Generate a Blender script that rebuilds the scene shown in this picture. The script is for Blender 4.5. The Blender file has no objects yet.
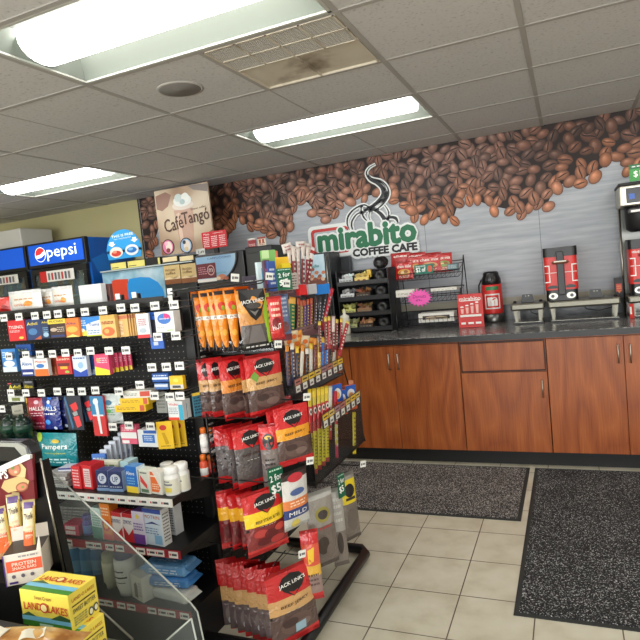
import bpy, math, random
from mathutils import Vector, Matrix
random.seed(7)
FILL, EXPO = 46, 1.18
sc = bpy.context.scene
COL = sc.collection
PI = math.pi
# ------------------------------------------------------------------ camera
F, YAW, PITCH, ROLL, CH = 582.46, .4084, -.0754, -.1006, 1.405
def cam_axes():
    cy, sy, cp, sp = math.cos(YAW), math.sin(YAW), math.cos(PITCH), math.sin(PITCH)
    f = Vector((-sy*cp, cy*cp, sp)); r = Vector((cy, sy, 0)); u = r.cross(f)
    cr, sr = math.cos(ROLL), math.sin(ROLL)
    return r*cr+u*sr, -r*sr+u*cr, f
CR, CU, CF = cam_axes()
CO = Vector((0, 0, CH))
def ray(x, y): return CR*((x-320)/F)+CU*(-(y-320)/F)+CF
def at(x, y, **k):
    (a, v), = k.items(); i = 'XYZ'.index(a); d = ray(x, y)
    return CO+d*((v-CO[i])/d[i])
cd = bpy.data.cameras.new('camera'); cam = bpy.data.objects.new('camera', cd); COL.objects.link(cam)
m = Matrix((CR, CU, -CF)).transposed().to_4x4(); m.translation = CO; cam.matrix_world = m
cd.sensor_width = 36; cd.lens = F/640*36; cd.clip_start = .02; sc.camera = cam
# ------------------------------------------------------------------ materials
def lin(c):
    return tuple(((v/255)/12.92 if v/255 <= .04045 else ((v/255+.055)/1.055)**2.4) for v in c)
MC = {}
def mat(c, rough=.5, metal=0.0, name=None, coat=0.0):
    k = (tuple(c), rough, metal, coat)
    if k in MC: return MC[k]
    m = bpy.data.materials.new(name or 'paint'); m.use_nodes = True
    b = m.node_tree.nodes['Principled BSDF']
    b.inputs['Base Color'].default_value = (*lin(c), 1); b.inputs['Roughness'].default_value = rough
    b.inputs['Metallic'].default_value = metal
    if coat:      # crinkled plastic film
        b.inputs['Coat Weight'].default_value = coat; b.inputs['Coat Roughness'].default_value = .12
        nt = m.node_tree; tc = nt.nodes.new('ShaderNodeTexCoord'); n = nt.nodes.new('ShaderNodeTexNoise'); n.inputs['Scale'].default_value = 32; n.inputs['Detail'].default_value = 2; n.inputs['Distortion'].default_value = 1.2
        bp = nt.nodes.new('ShaderNodeBump'); bp.inputs['Strength'].default_value = .55; bp.inputs['Distance'].default_value = .012
        nt.links.new(tc.outputs['Object'], n.inputs['Vector']); nt.links.new(n.outputs['Fac'], bp.inputs['Height']); nt.links.new(bp.outputs[0], b.inputs['Normal']); nt.links.new(bp.outputs[0], b.inputs['Coat Normal'])
    MC[k] = m; return m
def nodemat(name, rough=.5, metal=0):
    m = bpy.data.materials.new(name); m.use_nodes = True; nt = m.node_tree
    b = nt.nodes['Principled BSDF']; b.inputs['Roughness'].default_value = rough; b.inputs['Metallic'].default_value = metal
    def N(t, **k):
        n = nt.nodes.new(t)
        for a, v in k.items():
            if isinstance(a, str) and hasattr(n, a): setattr(n, a, v)
        return n
    return m, nt, b, N
def ramp(n, stops):
    cr = n.color_ramp
    while len(cr.elements) < len(stops): cr.elements.new(.5)
    for e, (p, c) in zip(cr.elements, stops): e.position = p; e.color = (*lin(c), 1)
def noise_mat(name, stops, scale, rough=.5, stretch=(1, 1, 1), detail=4, distort=0, bump=0, metal=0):
    m, nt, b, N = nodemat(name, rough, metal); L = nt.links.new
    tc = N('ShaderNodeTexCoord'); mp = N('ShaderNodeMapping'); mp.inputs['Scale'].default_value = stretch
    n = N('ShaderNodeTexNoise'); n.inputs['Scale'].default_value = scale; n.inputs['Detail'].default_value = detail
    n.inputs['Distortion'].default_value = distort
    r = N('ShaderNodeValToRGB'); ramp(r, stops)
    L(tc.outputs['Object'], mp.inputs[0]); L(mp.outputs[0], n.inputs['Vector']); L(n.outputs['Fac'], r.inputs[0]); L(r.outputs[0], b.inputs['Base Color'])
    if bump:
        bp = N('ShaderNodeBump'); bp.inputs['Strength'].default_value = bump; bp.inputs['Distance'].default_value = .01
        L(n.outputs['Fac'], bp.inputs['Height']); L(bp.outputs[0], b.inputs['Normal'])
    return m
def wood_mat():
    m, nt, b, N = nodemat('cherry_laminate', .38); L = nt.links.new
    tc = N('ShaderNodeTexCoord'); mp = N('ShaderNodeMapping'); mp.inputs['Scale'].default_value = (2.2, 2.2, .42)
    n = N('ShaderNodeTexNoise'); n.inputs['Scale'].default_value = 2.2; n.inputs['Detail'].default_value = 1
    w = N('ShaderNodeMath', operation='MULTIPLY'); w.inputs[1].default_value = 13
    fr = N('ShaderNodeMath', operation='PINGPONG'); fr.inputs[1].default_value = 1
    mp2 = N('ShaderNodeMapping'); mp2.inputs['Scale'].default_value = (90, 90, 3)
    n2 = N('ShaderNodeTexNoise'); n2.inputs['Scale'].default_value = 1.5; n2.inputs['Detail'].default_value = 5
    mx = N('ShaderNodeMath', operation='MULTIPLY_ADD'); mx.inputs[1].default_value = .35
    r = N('ShaderNodeValToRGB'); ramp(r, [(0, (96, 40, 12)), (.35, (140, 68, 26)), (.7, (168, 90, 40)), (1, (194, 116, 60))])
    L(tc.outputs['Object'], mp.inputs[0]); L(mp.outputs[0], n.inputs['Vector']); L(n.outputs['Fac'], w.inputs[0]); L(w.outputs[0], fr.inputs[0])
    L(tc.outputs['Object'], mp2.inputs[0]); L(mp2.outputs[0], n2.inputs['Vector'])
    s2 = N('ShaderNodeMath', operation='MULTIPLY'); s2.inputs[1].default_value = .75; L(n2.outputs['Fac'], s2.inputs[0])
    L(fr.outputs[0], mx.inputs[0]); L(s2.outputs[0], mx.inputs[2]); L(mx.outputs[0], r.inputs[0]); L(r.outputs[0], b.inputs['Base Color'])
    return m
def tile_mat():
    m, nt, b, N = nodemat('floor_tile', .32); L = nt.links.new
    tc = N('ShaderNodeTexCoord')
    br = N('ShaderNodeTexBrick'); br.offset = 0; br.squash = 1
    br.inputs['Scale'].default_value = 1; br.inputs['Brick Width'].default_value = .3044; br.inputs['Row Height'].default_value = .3044
    br.inputs['Mortar Size'].default_value = .0028; br.inputs['Mortar Smooth'].default_value = .2
    mp = N('ShaderNodeMapping'); mp.inputs['Location'].default_value = (1.1169, -2.9747, 0)
    n = N('ShaderNodeTexNoise'); n.inputs['Scale'].default_value = 7; n.inputs['Detail'].default_value = 6
    r = N('ShaderNodeValToRGB'); ramp(r, [(.3, (186, 179, 157)), (.5, (201, 195, 175)), (.75, (209, 204, 187))])
    L(tc.outputs['Object'], mp.inputs[0]); L(mp.outputs[0], br.inputs['Vector']); L(tc.outputs['Object'], n.inputs['Vector'])
    L(n.outputs['Fac'], r.inputs[0]); L(r.outputs[0], br.inputs['Color1']); L(r.outputs[0], br.inputs['Color2'])
    br.inputs['Mortar'].default_value = (*lin((92, 82, 66)), 1); L(br.outputs['Color'], b.inputs['Base Color'])
    return m
def peg_mat():
    m, nt, b, N = nodemat('pegboard', .5); L = nt.links.new
    tc = N('ShaderNodeTexCoord'); sx = N('ShaderNodeSeparateXYZ'); L(tc.outputs['Object'], sx.inputs[0])
    ds = []
    for ax in ('X', 'Z'):
        mo = N('ShaderNodeMath', operation='PINGPONG'); mo.inputs[1].default_value = .0127; L(sx.outputs[ax], mo.inputs[0])
        sq = N('ShaderNodeMath', operation='POWER'); sq.inputs[1].default_value = 2; L(mo.outputs[0], sq.inputs[0]); ds.append(sq)
    ad = N('ShaderNodeMath', operation='ADD'); L(ds[0].outputs[0], ad.inputs[0]); L(ds[1].outputs[0], ad.inputs[1])
    lt = N('ShaderNodeMath', operation='LESS_THAN'); lt.inputs[1].default_value = .0027**2; L(ad.outputs[0], lt.inputs[0])
    mx = N('ShaderNodeMix', data_type='RGBA'); mx.inputs['A'].default_value = (*lin((13, 13, 14)), 1); mx.inputs['B'].default_value = (*lin((112, 110, 104)), 1); b.inputs['Specular IOR Level'].default_value = .25
    L(lt.outputs[0], mx.inputs['Factor']); L(mx.outputs['Result'], b.inputs['Base Color'])
    return m
def clear_mat(name, tint=(235, 240, 238), haze=.08, gl=.06):
    m = bpy.data.materials.new(name); m.use_nodes = True; nt = m.node_tree; nt.nodes.clear(); L = nt.links.new
    o = nt.nodes.new('ShaderNodeOutputMaterial'); t = nt.nodes.new('ShaderNodeBsdfTransparent'); t.inputs[0].default_value = (*lin(tint), 1)
    d = nt.nodes.new('ShaderNodeBsdfDiffuse'); d.inputs[0].default_value = (.7, .72, .7, 1)
    g = nt.nodes.new('ShaderNodeBsdfGlossy'); g.inputs['Roughness'].default_value = .08
    a = nt.nodes.new('ShaderNodeMixShader'); a.inputs[0].default_value = haze; b = nt.nodes.new('ShaderNodeMixShader'); b.inputs[0].default_value = gl
    L(t.outputs[0], a.inputs[1]); L(d.outputs[0], a.inputs[2]); L(a.outputs[0], b.inputs[1]); L(g.outputs[0], b.inputs[2]); L(b.outputs[0], o.inputs[0])
    return m
def emit_mat(c, s):
    m = bpy.data.materials.new('lit'); m.use_nodes = True; b = m.node_tree.nodes['Principled BSDF']
    b.inputs['Base Color'].default_value = (*lin(c), 1); b.inputs['Emission Color'].default_value = (*lin(c), 1); b.inputs['Emission Strength'].default_value = s
    return m
def vc_mat():
    m, nt, b, N = nodemat('printed_vinyl', .55); a = N('ShaderNodeVertexColor'); a.layer_name = 'print'
    nt.links.new(a.outputs['Color'], b.inputs['Base Color']); return m
# ------------------------------------------------------------------ mesh builder
_TX = {}
def text_geo(s, bold=0.0, res=2):
    k = (s, bold)
    if k in _TX: return _TX[k]
    c = bpy.data.curves.new('t', 'FONT'); c.body = s; c.resolution_u = res; c.offset = bold; c.fill_mode = 'FRONT'
    o = bpy.data.objects.new('t', c); me = o.to_mesh()
    vs = [(v.co.x, v.co.y) for v in me.vertices]; fs = [tuple(p.vertices) for p in me.polygons]
    o.to_mesh_clear(); bpy.data.objects.remove(o); bpy.data.curves.remove(c)
    if not vs: vs = [(0, 0), (1, 1)]
    x0 = min(v[0] for v in vs); x1 = max(v[0] for v in vs); y0 = min(v[1] for v in vs); y1 = max(v[1] for v in vs)
    w, h = max(x1-x0, 1e-6), max(y1-y0, 1e-6)
    _TX[k] = ([((x-x0)/w-.5, (y-y0)/h-.5) for x, y in vs], fs, w/h); return _TX[k]
class MB:
    def __init__(s): s.v = []; s.f = []; s.mi = []; s.ms = []; s.sm = []
    def m(s, mt):
        if mt not in s.ms: s.ms.append(mt)
        return s.ms.index(mt)
    def add(s, vs, fs, mt, sm=False):
        b = len(s.v); s.v += [tuple(v) for v in vs]; k = s.m(mt)
        for f in fs: s.f.append([b+i for i in f]); s.mi.append(k); s.sm.append(sm)
    def box(s, a, b, mt, rz=0, c=None):
        x0, y0, z0 = a; x1, y1, z1 = b
        vs = [(x, y, z) for z in (z0, z1) for x, y in ((x0, y0), (x1, y0), (x1, y1), (x0, y1))]
        if rz:
            cx, cy = c or ((x0+x1)/2, (y0+y1)/2); ca, sa = math.cos(rz), math.sin(rz)
            vs = [(cx+(x-cx)*ca-(y-cy)*sa, cy+(x-cx)*sa+(y-cy)*ca, z) for x, y, z in vs]
        s.add(vs, [(3, 2, 1, 0), (4, 5, 6, 7), (0, 1, 5, 4), (1, 2, 6, 5), (2, 3, 7, 6), (3, 0, 4, 7)], mt); return s
    def prism(s, pts, axis, a, b, mt):   # pts 2D extruded along axis
        def P(p, t): return {'X': (t, p[0], p[1]), 'Y': (p[0], t, p[1]), 'Z': (p[0], p[1], t)}[axis]
        n = len(pts); vs = [P(p, a) for p in pts]+[P(p, b) for p in pts]
        s.add(vs, [tuple(range(n))[::-1], tuple(range(n, 2*n))]+[(i, (i+1) % n, n+(i+1) % n, n+i) for i in range(n)], mt); return s
    def lathe(s, prof, mt, c=(0, 0, 0), n=20, sm=True):
        vs = []; fs = []
        for r, z in prof:
            for i in range(n): a = 2*PI*i/n; vs.append((c[0]+r*math.cos(a), c[1]+r*math.sin(a), c[2]+z))
        for j in range(len(prof)-1):
            for i in range(n): fs.append((j*n+i, j*n+(i+1) % n, (j+1)*n+(i+1) % n, (j+1)*n+i))
        fs.append(tuple(range(n))[::-1]); fs.append(tuple(range((len(prof)-1)*n, len(prof)*n)))
        s.add(vs, fs, mt, sm); return s
    def tube(s, pts, r, mt, n=6, closed=False, r2=None):
        pts = [Vector(p) for p in pts]; N_ = len(pts); vs = []; fs = []
        up = None
        for i, p in enumerate(pts):
            a = pts[i-1] if i or closed else p; b = pts[(i+1) % N_] if i < N_-1 or closed else p
            d = (b-a).normalized()
            if up is None or abs(up.dot(d)) > .98: up = Vector((0, 0, 1)) if abs(d.z) < .9 else Vector((1, 0, 0))
            x = d.cross(up).normalized(); y = x.cross(d).normalized(); up = y
            rr = r if r2 is None else r+(r2-r)*i/(N_-1)
            for k in range(n): t = 2*PI*(k+.5)/n; vs.append(p+x*rr*math.cos(t)+y*rr*math.sin(t))
        for i in range(N_ if closed else N_-1):
            j = (i+1) % N_
            for k in range(n): fs.append((i*n+k, i*n+(k+1) % n, j*n+(k+1) % n, j*n+k))
        if not closed: fs.append(tuple(range(n))[::-1]); fs.append(tuple(range((N_-1)*n, N_*n)))
        s.add(vs, fs, mt, n > 5); return s
    def grid(s, fn, us, vs_, mtf, sm=True):
        nu, nv = len(us), len(vs_); b = len(s.v)
        s.v += [tuple(fn(u, v)) for v in vs_ for u in us]
        for j in range(nv-1):
            k = s.m(mtf((vs_[j]+vs_[j+1])/2))
            for i in range(nu-1): s.f.append([b+j*nu+i, b+j*nu+i+1, b+(j+1)*nu+i+1, b+(j+1)*nu+i]); s.mi.append(k); s.sm.append(sm)
    def text(s, t, fn, w, h, mt, bold=.02, ang=0, stroke=0):     # fn(x,y) -> 3D, box w x h centred on 0
        if stroke:
            for k in range(10):
                a = 2*PI*k/10; s.text(t, (lambda dx, dy, q: lambda x, y: (fn(x+dx, y+dy)[0], fn(x, y)[1]+q, fn(x+dx, y+dy)[2]))(stroke*math.cos(a), stroke*math.sin(a), 4e-5*(k+1)), w, h, mt, bold, ang)
        vs, fs, asp = text_geo(t, bold)
        if w is None: w = h*asp
        if h is None: h = w/asp
        ca, sa = math.cos(ang), math.sin(ang)
        s.add([fn(x*w*ca-y*h*sa, x*w*sa+y*h*ca) for x, y in vs], fs, mt); return s
    def build(s, name, parent=None, loc=None, rot=None, bevel=0, kind=None):
        me = bpy.data.meshes.new(name); me.from_pydata(s.v, [], s.f)
        for mt in s.ms: me.materials.append(mt)
        me.polygons.foreach_set('material_index', s.mi); me.polygons.foreach_set('use_smooth', s.sm); me.update()
        o = bpy.data.objects.new(name, me); COL.objects.link(o)
        if parent: o.parent = parent
        if loc is not None: o.location = loc
        if rot is not None: o.rotation_euler = rot
        if bevel:
            bm = o.modifiers.new('bevel', 'BEVEL'); bm.width = bevel; bm.segments = 2; bm.limit_method = 'ANGLE'
        if kind: o['kind'] = kind
        return o
def tag(o, label, cat, group=None):
    o['label'] = label; o['category'] = cat
    if group: o['group'] = group
    return o
def empty(name, label, cat, loc=(0, 0, 0), rz=0, group=None):
    o = bpy.data.objects.new(name, None); COL.objects.link(o); o.location = loc; o.rotation_euler = (0, 0, rz)
    return tag(o, label, cat, group)
def clone(root, loc, rot=None, label=None, group=None):
    r = root.copy(); COL.objects.link(r); r.location = loc
    if rot is not None: r.rotation_euler = rot
    if label: r['label'] = label
    if group: r['group'] = group
    for ch in list(root.children):
        c = ch.copy(); COL.objects.link(c); c.parent = r
        for g in list(ch.children):
            d = g.copy(); COL.objects.link(d); d.parent = c
    return r
# prints: mapped on a function fn(u,v,eps)->3D
def do_prints(mb, prints, fn, w, h, mk=None, e0=.0006, sub=1):
    mk = mk or (lambda c: mat(c, .4)); e = e0
    for p in prints:
        k = p[0]
        if k == 'r':
            u0, v0, u1, v1 = p[1:5]; n = sub
            us = [u0+(u1-u0)*i/n for i in range(n+1)]; vs = [v0+(v1-v0)*i/n for i in range(n+1)]
            mt = mk(p[5]); mb.grid(lambda u, v: fn(u, v, e), us, vs, lambda v: mt, sm=False)
        elif k == 'e':
            cu, cv, ru, rv = p[1:5]; n = 18
            mb.add([fn(cu, cv, e)]+[fn(cu+ru*math.cos(2*PI*i/n), cv+rv*math.sin(2*PI*i/n), e) for i in range(n)], [(0, i+1, (i+1) % n+1) for i in range(n)], mk(p[5]))
        elif k == 'p':
            pts = p[1]; cu = sum(a for a, b in pts)/len(pts); cv = sum(b for a, b in pts)/len(pts); n = len(pts)
            mb.add([fn(cu, cv, e)]+[fn(a, b, e) for a, b in pts], [(0, i+1, (i+1) % n+1) for i in range(n)], mk(p[2]))
        elif k == 't':   # text, cu, cv, width(u), height(v), col, angle
            t, cu, cv, tw, th, c = p[1:7]; ang = p[7] if len(p) > 7 else 0
            bd_ = (p[8] if len(p) > 8 else .02)*(th*h if th else tw*w*.2)*.55; mt = mk(c)
            for q_, (dx, dy) in enumerate(((0, 0), (bd_, 0), (-bd_, 0), (0, bd_), (0, -bd_))):
                mb.text(t, (lambda dx, dy, ee: lambda x, y: fn(cu+(x+dx)/w, cv+(y+dy)/h, ee))(dx, dy, e-q_*.00004), tw*w if tw else None, th*h if th else None, mt, ang=ang, bold=0)
        elif k == 'l':   # tiny print lines (unreadable small print): rows of short bars
            u0, v0, u1, v1, n, c = p[1:7]; rs = random.Random(n*31+int(u0*100))
            for i in range(n):
                v = v0+(v1-v0)*(i+.5)/n; dv = (v1-v0)/n*.22; x = u0
                while x < u1-.02:
                    l = rs.uniform(.04, .14)*(u1-u0)*2; l = min(l, u1-x)
                    mb.add([fn(x, v-dv, e), fn(x+l, v-dv, e), fn(x+l, v+dv, e), fn(x, v+dv, e)], [(0, 1, 2, 3)], mk(c)); x += l+.03*(u1-u0)*2
        e += .00035
def slot(x0, y0, x1, y1, plane, rz=0):
    cx, cy = (x0+x1)/2, (y0+y1)/2; (a, v), = plane.items(); C = at(cx, cy, **plane)
    n = Vector((math.sin(rz), -math.cos(rz), 0))
    def hit(x, y): d = ray(x, y); return CO+d*((C-CO).dot(n)/d.dot(n))
    w = (hit(x1, cy)-hit(x0, cy)).length; t, b = hit(cx, y0), hit(cx, y1)
    return Vector((C.x, C.y, b.z)), w, t.z-b.z
def zof(x, y, **k): return at(x, y, **k).z
WHITE = (235, 235, 230); BLACK = (22, 22, 24)
def carton(name, label, cat, pos, w, h, d, col, prints=(), rz=0, side=None, sideprints=(), top=None, group=None, tilt=0, rough=.45, parent=None):
    """pos = middle of the bottom front edge; front faces -Y"""
    mb = MB(); mb.box((-w/2, 0, 0), (w/2, d, h), mat(col, rough))
    if side or top:
        mb.mi = [mb.m(mat(col, rough)), mb.m(mat(top or col, rough)), 0, mb.m(mat(side or col, rough)), 0, mb.m(mat(side or col, rough))]
    o = mb.build(name, parent=parent, loc=pos, rot=(tilt, 0, rz), bevel=min(.0015, w*.03))
    if label: tag(o, label, cat, group)
    if prints or sideprints:
        lb = MB(); do_prints(lb, prints, lambda u, v, e: ((u-.5)*w, -e, v*h), w, h)
        if sideprints: do_prints(lb, sideprints, lambda u, v, e: (w/2+e, u*d, v*h), d, h)
        lb.build('printed_label', o)
    return o
def pouch_surf(w, h, t, seed=0, taper=0):
    def fn(u, v, e=0, back=False):
        k = max(0, math.sin(PI*min(1, max(0, (v-.05)/.9))))**.45; q = max(0, math.sin(PI*min(1, max(0, u))))**.55
        wr = .10*math.sin(9*u+seed*1.7+5*v)*math.sin(13*v+seed)+.05*math.sin(31*v+seed*3+8*u)
        y = t/2*k*q*(1+wr)
        ww = w*(1-taper*(1-v))*(1-.03*math.sin(PI*v))
        return ((u-.5)*ww, (y if back else -y-e), v*h)
    return fn
def pouch(name, label, cat, pos, w, h, t, bands, prints=(), rot=(0, 0, 0), group=None, seed=0, taper=0, rough=.28, nu=9, hole=True, res=10):
    """pos = bottom middle; bands = [(v_top, colour), ...] from the bottom"""
    fn = pouch_surf(w, h, t, seed, taper); mb = MB()
    us = [i/(nu-1) for i in range(nu)]; vs = sorted(set([round(i/res, 4) for i in range(res+1)]+[.05, .95]+[b[0] for b in bands]))
    def mf(v):
        for vt, c in bands:
            if v < vt: return mat(c, rough, coat=.5)
        return mat(bands[-1][1], rough, coat=.5)
    mb.grid(lambda u, v: fn(u, v), us, vs, mf); mb.grid(lambda u, v: fn(1-u, v, 0, True), us, vs, mf)
    o = mb.build(name, loc=pos, rot=rot); tag(o, label, cat, group)
    if prints:
        lb = MB(); do_prints(lb, prints, lambda u, v, e: fn(u, v, e+.0008), w, h, sub=5, mk=lambda c: mat(c, .3)); lb.build('printed_label', o)
    return o
# ------------------------------------------------------------------ the room
W = 4.86; H = 2.368; XL, XR, YB = -6.6, 3.2, -3.4
CX, CY, G = -.7263, 2.1163, .61
B = MB; BK = mat(BLACK, .5); STEEL = mat((176, 172, 160), .28, 1.0); DSTEEL = mat((120, 120, 118), .35, 1.0)
B().box((XL, YB, -.05), (XR, W, 0), tile_mat()).build('floor', kind='structure')
wallm = mat((186, 178, 132), .8)
B().box((XL, W, 0), (XR, W+.1, H+.3), wallm).build('wall_back', kind='structure')
B().box((XL-.1, YB-.1, 0), (XL, W+.1, H+.3), wallm).build('wall_left', kind='structure')
B().box((XR, YB-.1, 0), (XR+.1, W+.1, H+.3), mat((205, 203, 196), .8)).build('wall_right', kind='structure')
B().box((XL, YB-.1, 0), (XR, YB, H+.3), mat((200, 198, 190), .8)).build('wall_front', kind='structure')
# ceiling: speckled tiles on a 0.61 m grid with openings for the troffers
ctile = noise_mat('ceiling_tile', [(.30, (174, 172, 170)), (.40, (201, 199, 197)), (.7, (206, 204, 202))], 70, .85, detail=3, bump=.05)
fix = [(i, j) for i in (-6, -2, 2) for j in (-7, -4, -1, 2)]
holes = set()
for i, j in fix: holes |= {(i, j), (i+1, j)}
mb = B(); ilo, ihi = math.floor((XL-CX)/G), math.ceil((XR-CX)/G); jlo, jhi = math.floor((YB-CY)/G), math.ceil((W-CY)/G)
for i in range(ilo, ihi):
    for j in range(jlo, jhi):
        if (i, j) in holes or (i, j) == (-1, 0): continue
        x0, x1 = max(XL, CX+i*G), min(XR, CX+(i+1)*G); y0, y1 = max(YB, CY+j*G), min(W, CY+(j+1)*G)
        if x1 > x0 and y1 > y0: mb.box((x0, y0, H), (x1, y1, H+.02), ctile)
ceil = mb.build('ceiling', kind='structure')
gm = mat((168, 164, 158), .7); mb = B()
for i in range(ilo+1, ihi):
    x = CX+i*G
    for j in range(jlo, jhi):
        y0, y1 = max(YB, CY+j*G), min(W, CY+(j+1)*G)
        if (i-1, j) in holes and (i, j) in holes: continue
        if i % 2 == 0 or i == 1 or (i == -1 and j == 0): mb.box((x-.012, y0, H-.003), (x+.012, y1, H+.003), gm)
        else: mb.box((x-.004, y0, H-.0015), (x+.004, y1, H+.003), gm)
for j in range(jlo+1, jhi): mb.box((XL, CY+j*G-.012, H-.0035), (XR, CY+j*G+.012, H+.003), gm)
mb.build('ceiling_grid', ceil)
mb = B().box((XL, YB, H+.28), (XR, W, H+.3), mat((90, 90, 90), .9)); mb.build('ceiling_plenum', ceil)
# troffers
LAMP = emit_mat((255, 252, 248), 5.0); REFL = mat((150, 158, 150), .5); LENSCAP = emit_mat((235, 242, 236), .5)
def troffer(i, j, label, group=None):
    x0, y0 = CX+i*G+.012, CY+j*G+.012; w, d = 2*G-.024, G-.024; cy = d/2; t = .075
    e = empty('ceiling_light', label, 'ceiling light', (x0, y0, H), 0, group)
    mb = B(); a, b = .075, .10      # sloping reflector pan
    O = [(0, 0, 0), (w, 0, 0), (w, d, 0), (0, d, 0)]; I = [(a, b, t), (w-a, b, t), (w-a, d-b, t), (a, d-b, t)]
    mb.add(O+I, [(0, 1, 5, 4), (1, 2, 6, 5), (2, 3, 7, 6), (3, 0, 4, 7), (4, 5, 6, 7)], REFL)
    mb.build('reflector', e)
    mb = B()
    for p, q in (((0, 0, -.004), (w, .014, .004)), ((0, d-.014, -.004), (w, d, .004)), ((0, 0, -.004), (.014, d, .004)), ((w-.014, 0, -.004), (w, d, .004))): mb.box(p, q, mat((190, 190, 182), .5))
    mb.build('frame', e)
    mb = B(); n = 10; r = .112; xs = (.06, w-.06); vs = []; fs = []
    prof = [(cy+r*math.cos(PI*k/n), t-.004-.085*math.sin(PI*k/n)**.8) for k in range(n+1)]
    for x in xs: vs += [(x, y, z) for y, z in prof]
    for k in range(n): fs.append((k, k+1, n+2+k, n+1+k))
    mb.add(vs, fs, LAMP, True); mb.build('lamp_lens', e)
    for x in xs:
        mb = B(); mb.add([(x, y, z) for y, z in prof], [tuple(range(n+1))], LENSCAP); mb.build('lens_end_cap', e)
for i, j in fix:
    if (i, j) == (-2, -1): troffer(i, j, 'large fluorescent ceiling light nearest the camera, cut by the top of the photo')
    elif (i, j) == (-2, 2): troffer(i, j, 'fluorescent ceiling light between the air vent and the coffee bean wall')
    elif (i, j) == (-6, 2): troffer(i, j, 'fluorescent ceiling light above the blue drink coolers')
    else: troffer(i, j, 'recessed fluorescent ceiling light outside the photographed part of the ceiling', 'other ceiling lights')
# air vent
e = empty('air_vent', 'square ceiling air vent with four mesh panels and dust stains', 'air vent', (CX-G, CY, H))
vm = noise_mat('vent_panel', [(.34, (140, 126, 106)), (.46, (206, 196, 178)), (.7, (214, 206, 190))], 3.5, .7, detail=5)
B().box((.012, .012, .004), (G-.012, G-.012, .02), vm).build('backing_panel', e)
mb = B()
for y in range(2):
    for x in range(4):
        a, b = .02+x*.1435, .02+y*.135; mb.box((a, b, -.001), (a+.138, b+.128, .006), BK)
mb.build('mesh_opening', e)
mb = B(); vg = mat((196, 190, 180), .5)
for y in range(2):
    for x in range(4):
        a, b = .02+x*.1435, .02+y*.135
        for k in range(12): mb.box((a+.138*k/12, b, -.003), (a+.138*k/12+.004, b+.128, -.001), vg)
        for k in range(11): mb.box((a, b+.128*k/11, -.0032), (a+.138, b+.128*k/11+.004, -.001), vg)
for x in range(5): mb.box((.012+x*.1435, .012, -.006), (.02+x*.1435, .29 if x % 2 else G-.012, .004), vm)
for y in (.012, .148, .283, .59): mb.box((.012, y, -.006), (G-.012, y+.007, .004), vm)
mb.build('grille', e)
p = at(180, 89, Z=H)
s = B().lathe([(.112, 0), (.112, -.003), (.104, -.004), (.1, -.004)], mat((186, 182, 174), .6), n=36).build('ceiling_speaker', loc=(p.x, p.y, H)); tag(s, 'round grey speaker grille set in a ceiling tile', 'speaker')
B().lathe([(.1, -.004), (.098, -.0055), (.01, -.006), (.008, -.007)], mat((128, 124, 120), .8), n=36).build('speaker_grille', s)
# ------------------------------------------------------------------ mural
mural = B().box((-3.99, W-.004, .9), (XR, W, H), noise_mat('brushed_grey_print', [(.3, (160, 165, 173)), (.55, (178, 182, 188)), (.8, (194, 197, 200))], 3, .55, stretch=(1.2, 1, 16), detail=6)).build('trim_1', kind='structure')
mb = B()
for px in (425, 540): X = at(px, 230, Y=W).x; mb.box((X-.002, W-.0047, .9), (X+.002, W-.004, H), mat((110, 116, 124), .6))
mb.box((-3.995, W-.006, .9), (-3.975, W, H), mat((60, 50, 46), .6))
mb.build('panel_seam', mural)
bd = [(141, 268), (150, 264), (158, 242), (165, 215), (195, 222), (212, 240), (228, 240), (236, 222), (245, 232), (258, 234), (270, 240), (285, 247), (292, 230), (298, 212), (308, 208), (316, 222), (330, 226), (341, 212), (360, 206), (385, 202), (396, 207), (410, 221), (425, 225), (456, 228), (462, 196), (470, 206), (490, 215), (520, 221), (548, 214), (556, 196), (585, 188), (605, 177), (610, 158), (620, 174), (632, 178), (642, 165), (690, 150), (760, 175), (830, 150)]
bw = [(at(x, y, Y=W).x, at(x, y, Y=W).z) for x, y in bd]
def low(X):
    if X <= bw[0][0]: return bw[0][1]
    for (a, za), (b, zb) in zip(bw, bw[1:]):
        if a <= X <= b: return za+(zb-za)*(X-a)/(b-a)
    return bw[-1][1]+.12*math.sin(X*5)
mb = B(); n = 160; xs = [-3.97+(XR+3.97)*k/n for k in range(n+1)]; dk = mat((34, 18, 14), .6)
vs = [(x, W-.0052, min(H, low(x)+.075)) for x in xs]+[(x, W-.0052, H) for x in xs]
mb.add(vs, [(k, k+1, n+2+k, n+1+k) for k in range(n)], dk); mb.build('bean_backdrop_print', mural)
rb = random.Random(3); beans = []
tries = 0
while tries < 9000:
    tries += 1; X = rb.uniform(-3.93, XR-.05); Z = rb.uniform(1.65, H-.015)
    if Z < low(X)+.036: continue
    if all((X-a)**2*1.1+(Z-b)**2*1.7 > .0045 for a, b in beans[-4000:]): beans.append((X, Z))
beans.sort(key=lambda p: -p[1]+rb.uniform(-.06, .06))
V = []; Fc = []; Cc = []
def addp(pts, fs, cols):
    b = len(V); V.extend(pts); Cc.extend(cols); Fc.extend([tuple(b+i for i in f) for f in fs])
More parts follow.
